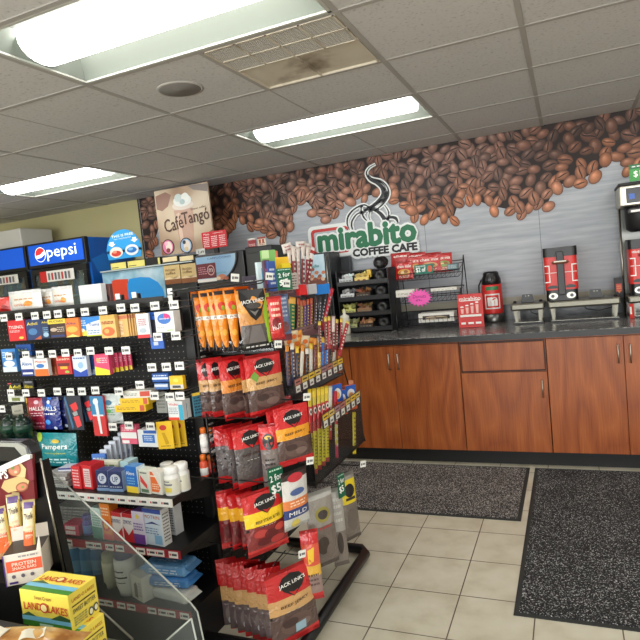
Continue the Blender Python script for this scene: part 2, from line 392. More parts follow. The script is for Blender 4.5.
for q, (X, Z) in enumerate(beans):
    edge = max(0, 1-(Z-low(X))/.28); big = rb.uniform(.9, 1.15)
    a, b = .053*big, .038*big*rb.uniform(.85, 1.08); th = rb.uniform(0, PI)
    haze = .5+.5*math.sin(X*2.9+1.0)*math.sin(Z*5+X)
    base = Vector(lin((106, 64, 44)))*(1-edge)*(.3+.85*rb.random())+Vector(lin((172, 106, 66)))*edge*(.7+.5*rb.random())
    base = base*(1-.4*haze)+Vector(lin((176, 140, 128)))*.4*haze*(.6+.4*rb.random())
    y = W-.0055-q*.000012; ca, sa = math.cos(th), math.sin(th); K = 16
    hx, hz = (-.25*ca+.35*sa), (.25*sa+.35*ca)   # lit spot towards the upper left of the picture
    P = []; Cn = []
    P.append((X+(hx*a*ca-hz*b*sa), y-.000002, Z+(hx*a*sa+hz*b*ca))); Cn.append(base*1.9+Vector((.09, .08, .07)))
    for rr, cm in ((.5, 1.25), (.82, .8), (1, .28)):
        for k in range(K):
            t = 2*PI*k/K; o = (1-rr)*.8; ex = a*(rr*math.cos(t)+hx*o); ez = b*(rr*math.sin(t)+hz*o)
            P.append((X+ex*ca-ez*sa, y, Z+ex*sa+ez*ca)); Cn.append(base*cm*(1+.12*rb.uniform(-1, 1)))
    fs = [(0, 1+k, 1+(k+1) % K) for k in range(K)]
    for r_ in (0, 1): fs += [(1+r_*K+k, 1+(r_+1)*K+k, 1+(r_+1)*K+(k+1) % K, 1+r_*K+(k+1) % K) for k in range(K)]
    P = [(x_, y_, min(z_, H-.001)) for x_, y_, z_ in P]
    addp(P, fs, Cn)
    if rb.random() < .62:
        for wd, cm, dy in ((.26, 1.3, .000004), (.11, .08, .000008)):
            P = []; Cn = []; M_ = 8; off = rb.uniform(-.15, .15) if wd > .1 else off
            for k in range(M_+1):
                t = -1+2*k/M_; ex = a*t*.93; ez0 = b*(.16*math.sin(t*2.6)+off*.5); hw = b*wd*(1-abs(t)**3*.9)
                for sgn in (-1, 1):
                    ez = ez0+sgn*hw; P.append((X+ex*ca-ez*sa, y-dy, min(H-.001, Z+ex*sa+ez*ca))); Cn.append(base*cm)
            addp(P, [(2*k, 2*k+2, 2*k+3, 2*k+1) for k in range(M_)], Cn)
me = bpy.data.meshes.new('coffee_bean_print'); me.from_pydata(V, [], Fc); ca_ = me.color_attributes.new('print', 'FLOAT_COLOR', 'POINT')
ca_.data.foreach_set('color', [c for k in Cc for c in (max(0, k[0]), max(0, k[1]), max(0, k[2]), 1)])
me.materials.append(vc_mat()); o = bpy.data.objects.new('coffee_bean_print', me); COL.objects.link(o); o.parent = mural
# logo on the mural
lg = empty('wall_logo', 'large green and red coffee cafe logo with a steam swirl on the grey wall', 'sign', at(365, 240, Y=W-.032)); lo = lg.location.copy()
def WP(x, y): p = at(x, y, Y=W-.032); return p.x-lo.x, p.z-lo.z
def ribbon(mb, pts, ws, mt, dy, k=6):
    # Catmull-Rom smoothed ribbon in the wall plane
    P = [Vector(WP(300+x*.21875, 160+y*.21875)) for x, y in pts]; n = len(P); out = []; wo = []
    for i in range(n-1):
        p0, p1, p2, p3 = P[max(0, i-1)], P[i], P[i+1], P[min(n-1, i+2)]
        for q in range(k):
            t = q/k; out.append(.5*((2*p1)+(p2-p0)*t+(2*p0-5*p1+4*p2-p3)*t*t+(3*p1-p0-3*p2+p3)*t**3)); wo.append(ws[i]+(ws[i+1]-ws[i])*t)
    out.append(P[-1]); wo.append(ws[-1]); vs = []
    for i, p in enumerate(out):
        d = (out[min(i+1, len(out)-1)]-out[max(i-1, 0)]).normalized(); nn = Vector((-d.y, d.x)); hw = wo[i]*.0009
        vs += [(p.x-nn.x*hw, dy, p.y-nn.y*hw), (p.x+nn.x*hw, dy, p.y+nn.y*hw)]
    mb.add(vs, [(2*i, 2*i+2, 2*i+3, 2*i+1) for i in range(len(out)-1)], mt)
SW = [([(343, 18), (315, 35), (302, 60), (318, 88), (352, 104), (375, 128), (376, 158), (352, 188), (318, 214), (292, 232)], [1, 3, 5, 8, 14, 16, 12, 8, 5, 1]),
      ([(308, 70), (330, 85), (370, 95), (398, 125), (402, 160), (378, 200), (338, 234)], [1, 4, 4, 5, 8, 7, 2]),
      ([(372, 120), (392, 150), (380, 180), (340, 210), (318, 235), (314, 262), (325, 285)], [1, 4, 4, 5, 3, 3, 1]),
      ([(290, 232), (330, 226), (365, 244), (386, 275), (384, 300), (368, 318)], [3, 8, 14, 18, 14, 4]),
      ([(330, 236), (295, 205), (250, 222), (220, 255), (214, 290), (224, 318)], [2, 5, 6, 8, 6, 2]),
      ([(300, 238), (262, 245), (238, 275), (234, 300), (240, 320)], [2, 5, 7, 7, 5]),
      ([(282, 205), (278, 230), (290, 262), (308, 280)], [2, 6, 7, 1]),
      ([(390, 275), (412, 262), (436, 266), (446, 285)], [2, 10, 12, 5]),
      ([(385, 205), (404, 240), (396, 285)], [2, 5, 2])]
white = mat((232, 236, 234), .5); inkb = mat((26, 28, 34), .5)
mb = B()
for pts, ws in SW: ribbon(mb, pts, [w*1.2+13 for w in ws], white, .0106)
mb.build('swirl_outline', lg)
mb = B()
for pts, ws in SW: ribbon(mb, pts, [w*1.1+1 for w in ws], inkb, .0095)
mb.build('steam_swirl', lg)
green = mat((28, 112, 74), .5); red = mat((196, 52, 48), .5)
mb = B(); ct = Vector(WP(368, 237)); 
a0 = Vector(WP(312, 233)); a1 = Vector(WP(347, 226)); xw = (Vector(WP(417, 240))-Vector(WP(318, 249))).x
cxm = (WP(318, 249)[0]+WP(417, 240)[0])/2; zb = (WP(318, 249)[1]+WP(417, 240)[1])/2
mb2 = B()
X0, X1 = WP(311, 240)[0], WP(349, 240)[0]; Z0, Z1 = zb-.045, zb+.185
def rrect(mb, x0, z0, x1, z1, r, mt, y, k=5):
    pts = []
    for cx_, cz_, a_ in ((x1-r, z1-r, 0), (x0+r, z1-r, PI/2), (x0+r, z0+r, PI), (x1-r, z0+r, 1.5*PI)):
        for i in range(k+1): t = a_+PI/2*i/k; pts.append((cx_+r*math.cos(t), y, cz_+r*math.sin(t)))
    mb.add(pts, [tuple(range(len(pts)))], mt)
rrect(mb2, X0-.03, Z0-.03, X1+.03, Z1+.03, .05, white, .0112)
mb2.build('white_backing', lg)
mb2 = B(); rrect(mb2, X0, Z0, X1, Z1, .035, red, .0100); mb2.build('red_frame', lg)
mb2 = B(); rrect(mb2, X0+.028, Z0+.028, X1-.012, Z1-.026, .02, mat((178, 186, 192), .55), .0092); mb2.build('frame_inset', lg)
mb.text('mirabito', lambda x, y: (cxm+x, .0084, zb+.083+y), xw-.02, .19, white, bold=.02, stroke=.026)
mb.text('COFFEE CAFE', lambda x, y: (WP(384, 249.7)[0]+x, .0084, WP(384, 249.7)[1]+y), .57, .064, white, bold=.02, stroke=.024)
mb.build('letter_outline', lg)
mb = B(); mb.text('mirabito', lambda x, y: (cxm+x, .0076, zb+.083+y), xw-.02, .19, green, bold=0, stroke=.0125); mb.build('green_lettering', lg)
mb = B(); mb.text('COFFEE CAFE', lambda x, y: (WP(384, 249.7)[0]+x, .0076, WP(384, 249.7)[1]+y), .57, .064, inkb, bold=.02, stroke=.003); mb.build('black_lettering', lg)
# ------------------------------------------------------------------ counter and cabinets
D = 3.98; WD = wood_mat(); CTX0, CTX1 = -3.75, 1.9
ctop = B().box((CTX0, D-.03, .872), (CTX1, W, .91), noise_mat('speckled_countertop', [(.35, (50, 50, 52)), (.5, (100, 100, 99)), (.62, (146, 144, 140)), (.75, (80, 80, 80))], 38, .18, detail=6)).build('countertop', bevel=.004)
tag(ctop, 'long dark speckled countertop along the coffee bean wall', 'countertop')
B().box((CTX0, D-.034, .868), (CTX1, D-.026, .905), mat((28, 28, 30), .35)).build('front_edge', ctop)
bs = B().box((CTX0, W-.03, .91), (CTX1, W-.006, 1.03), noise_mat('backsplash_stone', [(.3, (40, 42, 46)), (.55, (78, 80, 84)), (.8, (104, 104, 106))], 14, .3, detail=7)).build('backsplash'); tag(bs, 'dark mottled backsplash strip behind the countertop', 'backsplash')
B().box((-1.5, W-.03, 1.03), (CTX1, W-.006, 1.085), mat((168, 164, 146), .5)).build('trim_2', kind='structure')
B().box((CTX0, D+.06, 0), (CTX1, W-.05, .10), mat((14, 14, 15), .5)).build('trim_3', kind='structure')
def seam(px, py=400): return at(px, py, Y=D).x
s1, s2, s3, s4 = seam(356), seam(463), seam(549.5), seam(627)
hnd = mat((190, 186, 175), .3, 1.0)
def cabinet(x0, x1, doors, label, drawer=False):
    e = empty('base_cabinet', label, 'cabinet', ((x0+x1)/2, D, .10)); w = (x1-x0)/2-.002
    B().box((-w, .02, 0), (w, W-D-.06, .765), WD).build('body', e)
    top = .755
    if drawer:
        dr = B().box((-w+.012, .0, .56), (w-.012, .02, .745), WD).build('drawer', e, bevel=.002)
        B().box((-w+.004, .012, .548), (w-.004, .0199, .757), mat((60, 26, 12), .5)).build('drawer_gap', e)
        top = .545
    for a, b, hx in doors:
        A, C = -w+a*2*w+.0015, -w+b*2*w-.0015
        d = B().box((A, 0, .006), (C, .02, top), WD).build('door', e, bevel=.0015)
        X = C-.032 if hx == 'r' else A+.032; z1 = top-.055
        h = B().tube([(X, 0, z1), (X, -.028, z1), (X, -.028, z1-.11), (X, 0, z1-.11)], .005, hnd, n=8).build('handle', d)
    return e
cabinet(s1-.0-(s2-s1)*.02, s2, [(0, .42, 'r'), (.42, 1, 'l')], 'two-door cherry wood cabinet beside the candy rack')
cabinet(s2, s3, [(0, 1, 'r')], 'cherry wood cabinet with a wide drawer panel above one door', True)
cabinet(s3, s3+.9, [(0, s and (s4-s3)/.9, 'r'), ((s4-s3)/.9, 1, 'l')], 'two-door cherry wood cabinet at the right edge of the photo')
cabinet(s3+.902, CTX1, [(0, .5, 'r'), (.5, 1, 'l')], 'two-door cherry wood cabinet right of the photo frame')
cabinet(CTX0, CTX0+1.1, [(0, .5, 'r'), (.5, 1, 'l')], 'two-door cherry wood cabinet beside the drink coolers, behind the shelves')
cabinet(CTX0+1.102, s1-(s2-s1)*.02-.002, [(0, .5, 'r'), (.5, 1, 'l')], 'two-door cherry wood cabinet hidden behind the jerky rack')
# mats
def loop_mat(name, stops):
    mm, nt, b_, N_ = nodemat(name, .95); vo = N_('ShaderNodeTexNoise'); vo.inputs['Scale'].default_value = 170; vo.inputs['Detail'].default_value = 3
    v2 = N_('ShaderNodeTexNoise'); v2.inputs['Scale'].default_value = 5; v2.inputs['Detail'].default_value = 4; ad = N_('ShaderNodeMath', operation='MULTIPLY_ADD'); ad.inputs[1].default_value = .07
    r_ = N_('ShaderNodeValToRGB'); ramp(r_, stops); tc_ = N_('ShaderNodeTexCoord'); L = nt.links.new
    L(tc_.outputs['Object'], vo.inputs['Vector']); L(tc_.outputs['Object'], v2.inputs['Vector']); L(v2.outputs['Fac'], ad.inputs[0]); L(vo.outputs['Fac'], ad.inputs[2]); L(ad.outputs[0], r_.inputs[0]); L(r_.outputs[0], b_.inputs['Base Color'])
    return mm
m1 = loop_mat('grey_looped_mat', [(.44, (22, 20, 20)), (.54, (54, 50, 49)), (.60, (118, 112, 108)), (.68, (190, 185, 180))])
m2 = loop_mat('black_looped_mat', [(.48, (14, 14, 16)), (.58, (32, 32, 34)), (.64, (110, 110, 110)), (.72, (200, 200, 198))])
def floor_mat(x0, y0, x1, y1, label, mm, z=0):
    o = B().box((x0+.02, y0+.02, 0), (x1-.02, y1-.02, .008), mm).build('floor_mat', loc=(0, 0, z+.0005)); tag(o, label, 'mat')
    B().box((x0, y0, 0), (x1, y1, .004), mat((40, 42, 40), .7)).build('rubber_border', o)
floor_mat(-2.1, 3.135, -.315, 3.965, 'black flecked mat lying along the cabinets, left one of the two', m1)
floor_mat(-.283, 2.27, .95, 3.965, 'large black flecked mat at the right edge of the photo', m2)
# ------------------------------------------------------------------ things on the counter
CZ = .911
def base(px, py, z=CZ): p = at(px, py, Z=z); return Vector((p.x, p.y, z))
# --- cup lid organizer
OY = 4.45
c0 = at(341, 330, Y=OY).x; c1 = at(393, 330, Y=OY).x; ow = c1-c0; oh = zof(388, 267, Y=OY)-CZ
org = empty('lid_organizer', 'black four-tier cup lid and sweetener organizer on the counter', 'organizer', ((c0+c1)/2, OY, CZ))
k_ = mat((24, 24, 25), .35); k2 = mat((38, 38, 40), .4)
B().box((-ow/2, 0, 0), (-ow/2+.008, .3, oh), k_).build('side_panel', org); B().box((ow/2-.008, 0, 0), (ow/2, .3, oh), k_).build('side_panel', org)
B().box((-ow/2+.009, .292, 0), (ow/2-.009, .3, oh), k_).build('back_panel', org)
tiers = []
for r in range(4):
    z = .012+r*oh/4.05; tiers.append(z)
    B().box((-ow/2+.009, .0, z), (ow/2-.009, .29, z+.006), k2).build('shelf', org)
    if 1: B().box((-ow/2+.009, .0, z+.006), (ow/2-.009, .005, z+.035), mat((48, 48, 50), .3)).build('shelf_lip', org)
    B().box((-ow/2+.33*ow, .006, z+.006), (-ow/2+.335*ow, .28, z+.075), k2).build('divider', org); B().box((ow/2-.36*ow, .006, z+.006), (ow/2-.355*ow, .28, z+.075), k2).build('divider', org)
B().box((-ow/2+.009, .10, oh-.012), (ow/2-.009, .29, oh-.004), k2).build('top_panel', org)
rs = random.Random(5)
def oloc(x, y, z): return (org.location.x+x, OY+y, CZ+z)
pal = {3: [(200, 205, 208), (232, 205, 120)], 2: [(212, 215, 218), (150, 100, 70)], 1: [(205, 205, 120), (150, 112, 80)], 0: [(196, 200, 140), (205, 150, 110)]}
cn = {3: ['clear-white creamer cups', 'yellow sweetener packets'], 2: ['white creamer cups', 'brown sugar packets'], 1: ['pale green sweetener packets', 'brown stirrer packets'], 0: ['yellow-green tea packets', 'pink-brown tea packets']}
tn = ['bottom', 'second lowest', 'second highest', 'top']
for r in range(4):
    for q, x0 in enumerate((-ow/2+.02, -ow/2+.35*ow)):
        wdt = .27*ow
        mb = B()
        bx = carton('packet_box', 'small box of %s on the %s tier of the organizer' % (cn[r][q], tn[r]), 'box', oloc(x0+wdt/2, .012, tiers[r]+.0065), wdt, .055, .12, pal[r][q] if r in (3, 1) or q == 0 else (70, 52, 42), [('e', .3, .5, .12, .2, (150, 90, 60)), ('e', .7, .5, .12, .2, (150, 90, 60))] if (r, q) == (3, 1) else [('l', .1, .2, .9, .8, 2, (120, 120, 110))])
        mb = B()
        for _ in range(22):
            a = rs.uniform(0, PI); cx_, cy_, cz_ = rs.uniform(-wdt*.4, wdt*.4), rs.uniform(.01, .1), rs.uniform(.055, .085); l = .021
            d1 = Vector((math.cos(a)*l, math.sin(a)*l*.5, rs.uniform(-.3, .6)*l)); d2 = Vector((-math.sin(a)*.3, .5, .8)).normalized()*.011; c = Vector((cx_, cy_, cz_))
            cc = pal[r][q]; f = rs.uniform(.75, 1.15); cc = tuple(min(250, int(v*f)) for v in cc)
            cc = tuple(round(v/24)*24 for v in cc)
            mb.add([c-d1-d2, c+d1-d2, c+d1+d2, c-d1+d2, c-d1-d2+Vector((0, .003, 0)), c+d1-d2+Vector((0, .003, 0)), c+d1+d2+Vector((0, .003, 0)), c-d1+d2+Vector((0, .003, 0))], [(0, 1, 2, 3), (7, 6, 5, 4), (0, 4, 5, 1), (1, 5, 6, 2), (2, 6, 7, 3), (3, 7, 4, 0)], mat(cc, .5))
        pk = mb.build('packets', bx); pk['kind'] = 'stuff'
    # stacks of lids lying on edge: rings facing the room
    R = .052; n = 9
    for q in range(n if r < 3 else 9):
        z = tiers[r]+.0065+R
        o = B().lathe([(R, 0), (R, .008), (R*.82, .011), (R*.78, .02), (R*.3, .02), (R*.25, .016), (.001, .016)], mat((30, 30, 32), .35), n=28).build('cup_lid', loc=oloc(ow/2-.18*ow, .04+.025*q, z), rot=(PI/2, 0, 0))
        tag(o, 'black cup lid in the row on the %s tier of the organizer' % tn[r], 'cup lid', 'cup lids on the %s tier' % tn[r])
for q in range(2):
    o = B().lathe([(.05, 0), (.05, .008), (.042, .012), (.04, .022), (.001, .022)], mat((26, 26, 28), .3), n=28).build('cup_lid', loc=oloc(ow/2-.17*ow+.01*q, .05+.04*q, oh+.04+.004*q), rot=(PI/2.6, 0, .3)); tag(o, 'black cup lid sticking up out of the top of the organizer', 'cup lid', 'loose lids on top')
o = carton('sweetener_box', 'small yellow box leaning up at the top of the organizer', 'box', oloc(ow*.12, .03, tiers[3]+.055), .035, .06, .03, (232, 196, 80), [('l', .2, .2, .8, .8, 3, (190, 140, 40))])
# creamer bottle
p = at(345, 320, Y=4.405)
o = B().lathe([(.036, 0), (.038, .01), (.038, .13), (.036, .15), (.012, .165), (.011, .185), (.004, .2), (.003, .212)], mat((226, 224, 208), .35), n=24).build('creamer_bottle', loc=(p.x, p.y, CZ)); tag(o, 'off-white squeeze bottle standing left of the black organizer', 'bottle')
# --- wire snack rack
RY = 4.42; xl = at(397, 325, Y=RY).x; xr = at(463, 322, Y=RY).x; rw = xr-xl; rh = zof(460, 255, Y=4.6)-CZ
rk = empty('wire_snack_rack', 'black wire three-shelf snack rack on the counter right of the lid organizer', 'rack', ((xl+xr)/2, RY, CZ)); WB = mat((20, 20, 22), .35)
for sx in (-1, 1):
    mb = B(); x = sx*rw/2
    mb.tube([(x, .34, .004), (x, .30, rh*.6), (x, .26, rh), (x, .22, rh*.9), (x, .02, rh*.45), (x, .0, .3), (x, .04, .16), (x, 0, .1), (x, 0, .004), (x, .34, .004)], .004, WB)
    mb.build('side_frame', rk)
mb = B(); mb.tube([(-rw/2, .28, rh*.93), (rw/2, .28, rh*.93)], .0035, WB); mb.tube([(-rw/2, .2, .31), (rw/2, .2, .31)], .0035, WB); mb.build('cross_bar', rk)
bas = [(.03, .02), (.21, .05), (.385, .10)]
for z, y in bas:
    mb = B(); X0, X1 = -rw/2+.012, rw/2-.012; f = [(X0, y, z+.055), (X1, y, z+.055), (X1, y+.2, z+.10), (X0, y+.2, z+.10)]; g = [(X0+.01, y+.01, z), (X1-.01, y+.01, z), (X1-.01, y+.19, z+.03), (X0+.01, y+.19, z+.03)]
    mb.tube(f, .003, WB, closed=True); mb.tube(g, .0025, WB, closed=True)
    for k in range(15):
        t = k/14; A = Vector(f[0]).lerp(Vector(f[1]), t); Bq = Vector(g[0]).lerp(Vector(g[1]), t); C = Vector(g[3]).lerp(Vector(g[2]), t); E_ = Vector(f[3]).lerp(Vector(f[2]), t); mb.tube([A, Bq, C, E_], .0016, WB, n=4)
    mb.build('basket', rk)
redc = (190, 34, 34)
bags = [(395, 413, 260, 280, 0, 'leftmost, gold bowl picture'), (407, 424, 255, 274, 1, 'second from the left'), (418, 441, 253, 273, 1, 'middle, behind the green tag'), (435, 452, 251, 272, 2, 'rightmost, green picture')]
def rkslot(px0, px1, py0, py1, y): 
    a = at(px0, (py0+py1)/2, Y=y); b = at(px1, (py0+py1)/2, Y=y); return (a.x+b.x)/2, b.x-a.x, at((px0+px1)/2, py1, Y=y).z, at((px0+px1)/2, py0, Y=y).z
for q, (x0, x1, y0, y1, kd, w_) in enumerate(bags):
    X, w, z0, z1 = rkslot(x0, x1, y0, y1, 4.56+.012*(q % 2))
    pouch('snack_mix_bag', 'red snack mix bag in the wire rack top basket, %s' % w_, 'snack bag', (X, 4.56+.02*(q % 2), z0), w, (z1-z0)*.92, .03, [(.08, (150, 24, 26)), (1, redc)], [('t', 'chex mix', .5, .74, .8, .16, (240, 236, 226), 0, .05), ('e', .5, .42, .36, .16, [(212, 160, 70), (206, 150, 60), (190, 150, 90), (120, 150, 70)][q]), ('e', .42, .40, .12, .08, (230, 205, 150)), ('e', .62, .44, .12, .08, (150, 96, 50)), ('l', .2, .1, .8, .24, 2, (240, 230, 210))], rot=(-.12, 0, .05*(q-1)), seed=q)
for q, px in enumerate((430, 414, 399)):
    X, w, z0, z1 = rkslot(px-9, px+11, 252, 268, 4.64)
    pouch('snack_mix_bag', 'red snack mix bag at the back of the top basket of the wire rack', 'snack bag', (X, 4.655, z0+.01), w, (z1-z0)*.9, .03, [(.08, (150, 24, 26)), (1, (176, 30, 32))], [('t', 'chex', .5, .74, .7, .16, (240, 236, 226), 0, .05)], rot=(-.15, 0, 0), seed=q+9, group='bags at the back of the top basket')
o = carton('drink_packet', 'grey-blue packet lying at the right end of the top basket', 'packet', (rk.location.x+rw*.36, 4.56, CZ+.44), .08, .045, .05, (100, 124, 132), [('l', .1, .2, .9, .8, 3, (190, 200, 200))], tilt=-.2)
X, w, z0, z1 = rkslot(414, 433, 264.5, 274, 4.49)
o = carton('price_sign', 'small green two for price sign clipped to the front of the wire rack', 'sign', (X, 4.50, z0), w, z1-z0, .003, (24, 110, 92), [('t', '$2 of', .34, .45, .5, .55, (240, 240, 235), 0, .06), ('e', .82, .5, .13, .36, (206, 90, 60)), ('l', .08, .74, .6, .95, 1, (220, 230, 225))])
# pastry cartons / newspapers in the lower baskets
o = carton('pastry_box', 'white pastry carton in the middle basket, left of the pink star sign', 'box', (at(402, 300, Y=4.45).x+.03, 4.45, CZ+.262), .15, .055, .16, (228, 226, 216), [('l', .1, .3, .9, .6, 2, (150, 150, 140))])
X = (at(432, 298, Y=4.5).x+at(456, 290, Y=4.5).x)/2
o = carton('pastry_box', 'flat white pastry carton in the middle basket, right of the pink star sign', 'box', (X, 4.5, CZ+.285), .2, .022, .15, (230, 228, 218), [('l', .1, .3, .9, .6, 1, (150, 150, 140))])
o = carton('pastry_box', 'white windowed pastry carton in the bottom basket of the wire rack', 'box', (at(436, 320, Y=4.44).x, 4.45, CZ+.052), .275, .07, .14, (232, 230, 222), [('r', .12, .3, .88, .72, (60, 50, 42)), ('e', .35, .45, .16, .2, (196, 176, 150)), ('e', .6, .5, .14, .16, (170, 150, 124)), ('e', .75, .42, .08, .14, (190, 170, 140))])
# pink starburst
pc = at(419, 298, Y=4.40); mb = B(); n = 18; pts = []
for i in range(2*n): a = PI*i/n; r = .105 if i % 2 == 0 else .07; pts.append((r*math.cos(a), .68*r*math.sin(a)))
mb.prism(pts, 'Y', 0, .002, mat((245, 96, 186), .5)); st = mb.build('starburst_sign', loc=(pc.x, 4.415, pc.z)); tag(st, 'pink starburst price card with handwriting on the wire rack', 'sign')
mb = B(); mb.text('Donuts', lambda x, y: (x, -.0006, y+.012), .1, .026, mat((150, 40, 110), .5), bold=0); mb.text('89c', lambda x, y: (x-.005, -.0006, y-.018), .05, .014, mat((90, 30, 80), .5), bold=0); mb.build('handwriting', st)
# red flyer holder
X0 = at(459, 310, Y=4.45).x; X1 = at(484, 310, Y=4.45).x; z1 = zof(470, 293.5, Y=4.45)
rc = (206, 52, 50)
carton('flyer_stand', 'red standing counter card with four white cups and banner, left of the pump flask', 'sign', ((X0+X1)/2, 4.40, CZ), X1-X0, z1-CZ, .012, rc, [('t', 'mirabito', .5, .86, .86, .12, (240, 238, 232), 0, .04), ('r', .12, .79, .88, .81, (240, 238, 232))]+[('p', [(.13+.2*i, .42), (.21+.2*i, .42), (.23+.2*i, .56+.04*i), (.11+.2*i, .56+.04*i)], (236, 180, 170)) for i in range(4)]+[('p', [(.10+.2*i, .60+.04*i), (.24+.2*i, .60+.04*i), (.22+.2*i, .64+.04*i), (.12+.2*i, .64+.04*i)], (244, 240, 236)) for i in range(4)]+[('r', .08, .32, .92, .385, (236, 232, 226)), ('r', .1, .1, .28, .16, (240, 236, 230)), ('r', .38, .1, .6, .16, (240, 236, 230)), ('r', .68, .1, .9, .16, (240, 236, 230))], tilt=-.06)
# airpot
p = at(494, 322, Z=CZ); R = .070; ap = empty('pump_flask', 'red and steel pump coffee flask with a white m on the counter', 'coffee flask', (p.x, p.y+.02, CZ)); ap.scale = (1.06, 1.06, 1.12)
B().lathe([(R*.97, 0), (R, .012), (R, .062)], DSTEEL, n=32).build('steel_base', ap)
B().lathe([(R+.001, .062), (R+.002, .068), (R+.002, .255), (R, .262)], mat((212, 48, 44), .35), n=32).build('body', ap)
B().lathe([(R*.9, .262), (R, .27), (R*.98, .30), (R*.8, .325), (R*.82, .335), (R*.7, .35), (.03, .353)], mat((20, 20, 22), .3), n=32).build('pump_lid', ap)
B().box((-.014, -R-.018, .285), (.014, -R*.8, .31), mat((20, 20, 22), .3)).build('spout', ap, bevel=.003)
B().tube([(-R*.98, 0, .30), (-R-.02, 0, .26), (-R-.022, 0, .2), (-R*.98, 0, .17)], .006, mat((20, 20, 22), .4), n=8).build('carry_handle', ap)
def cylmap(R_, e=.003, a0=-PI/2): return lambda x, y: ((R_+e)*math.cos(a0+x/R_), (R_+e)*math.sin(a0+x/R_), y)
mb = B(); cm_ = cylmap(R)
def crect(mb, x0, z0, x1, z1, mt, f, n=8):
    vs = [f(x0+(x1-x0)*i/n, z) for z in (z0, z1) for i in range(n+1)]; mb.add(vs, [(i, i+1, n+2+i, n+1+i) for i in range(n)], mt)
wm_ = mat((238, 236, 230), .4)
crect(mb, -.035, .225, .055, .25, mat((40, 120, 70), .4), cylmap(R, .0035))
for (a, b, c, d) in ((-.048, .095, .062, .104), (-.048, .19, .062, .199), (-.048, .104, -.039, .19), (.053, .104, .062, .19)): crect(mb, a, b, c, d, wm_, cm_)
mb.text('m', lambda x, y: cylmap(R, .0035)(x+.008, y+.147), .07, .062, wm_, bold=.08); mb.build('logo_print', ap)
# --- warmers
def warmer(name, x0, x1, y, label, burners):
    e = empty('coffee_warmer', label, 'coffee warmer', ((x0+x1)/2, y, CZ)); w = (x1-x0)/2; d = .25; zt = .150
    sil = mat((122, 119, 108), .36, .9)
    B().box((-w, 0, zt-.052), (w, d, zt), sil).build('top_housing', e, bevel=.012)
    for sx in (-1, 1):
        for y_ in (.02, d-.03):
            B().prism([(sx*(w-.03)-.014, zt-.054), (sx*(w-.03)+.014, zt-.054), (sx*(w-.035)+.008, .014), (sx*(w-.035)-.008, .014)], 'Y', y_, y_+.02, sil).build('leg', e)
    B().box((-w+.012, -.004, 0), (w-.012, d, .008), mat((18, 18, 20), .4)).build('base_mat', e)
    B().box((-w+.016, .0, .0085), (w-.016, d-.02, .016), mat((170, 168, 160), .25, .95)).build('drip_tray', e, bevel=.003)
    mb = B(); mb.tube([(w*.0, d-.02, zt-.05), (w*.1, d-.02, .06), (w*.45, d-.03, .045), (w*.8, d-.02, .06), (w*.85, d-.02, zt-.05)], .004, BK, n=6); mb.build('power_cord', e)
    for bx_ in burners:
        B().prism([(bx_-.045, zt), (bx_+.045, zt), (bx_+.035, zt+.058), (bx_-.035, zt+.058)], 'Y', .07, .10, mat((20, 20, 22), .35)).build('server_dock', e)
        mb = B()
        for dx in (-.01, .01): mb.box((bx_+dx-.002, .066, zt+.045), (bx_+dx+.002, .07, zt+.05), STEEL)
        mb.build('contact_pin', e)
    for s_ in (-1, 1): B().lathe([(.012, zt), (.012, zt+.012), (.004, zt+.016)], BK, c=(s_*(w-.025), .08, 0), n=12).build('knob', e)
    return e, zt
wy = 4.42
x0 = at(510, 300, Y=wy).x; x1 = at(544, 300, Y=wy).x; warmer('a', x0, x1, wy, 'narrow steel coffee server stand with one empty dock, between flask and red server', [.0])
x0 = at(547, 298, Y=wy).x; x1 = at(620.5, 294, Y=wy).x; wm, zt = warmer('b', x0, x1, wy, 'wide steel coffee server stand carrying the red server', [(x1-x0)*.18]); wcx = (x0+x1)/2
x2 = at(628, 296, Y=wy).x; w3, _ = warmer('c', x2, x2+.3, wy, 'steel coffee server stand under the brewer at the right edge', [])
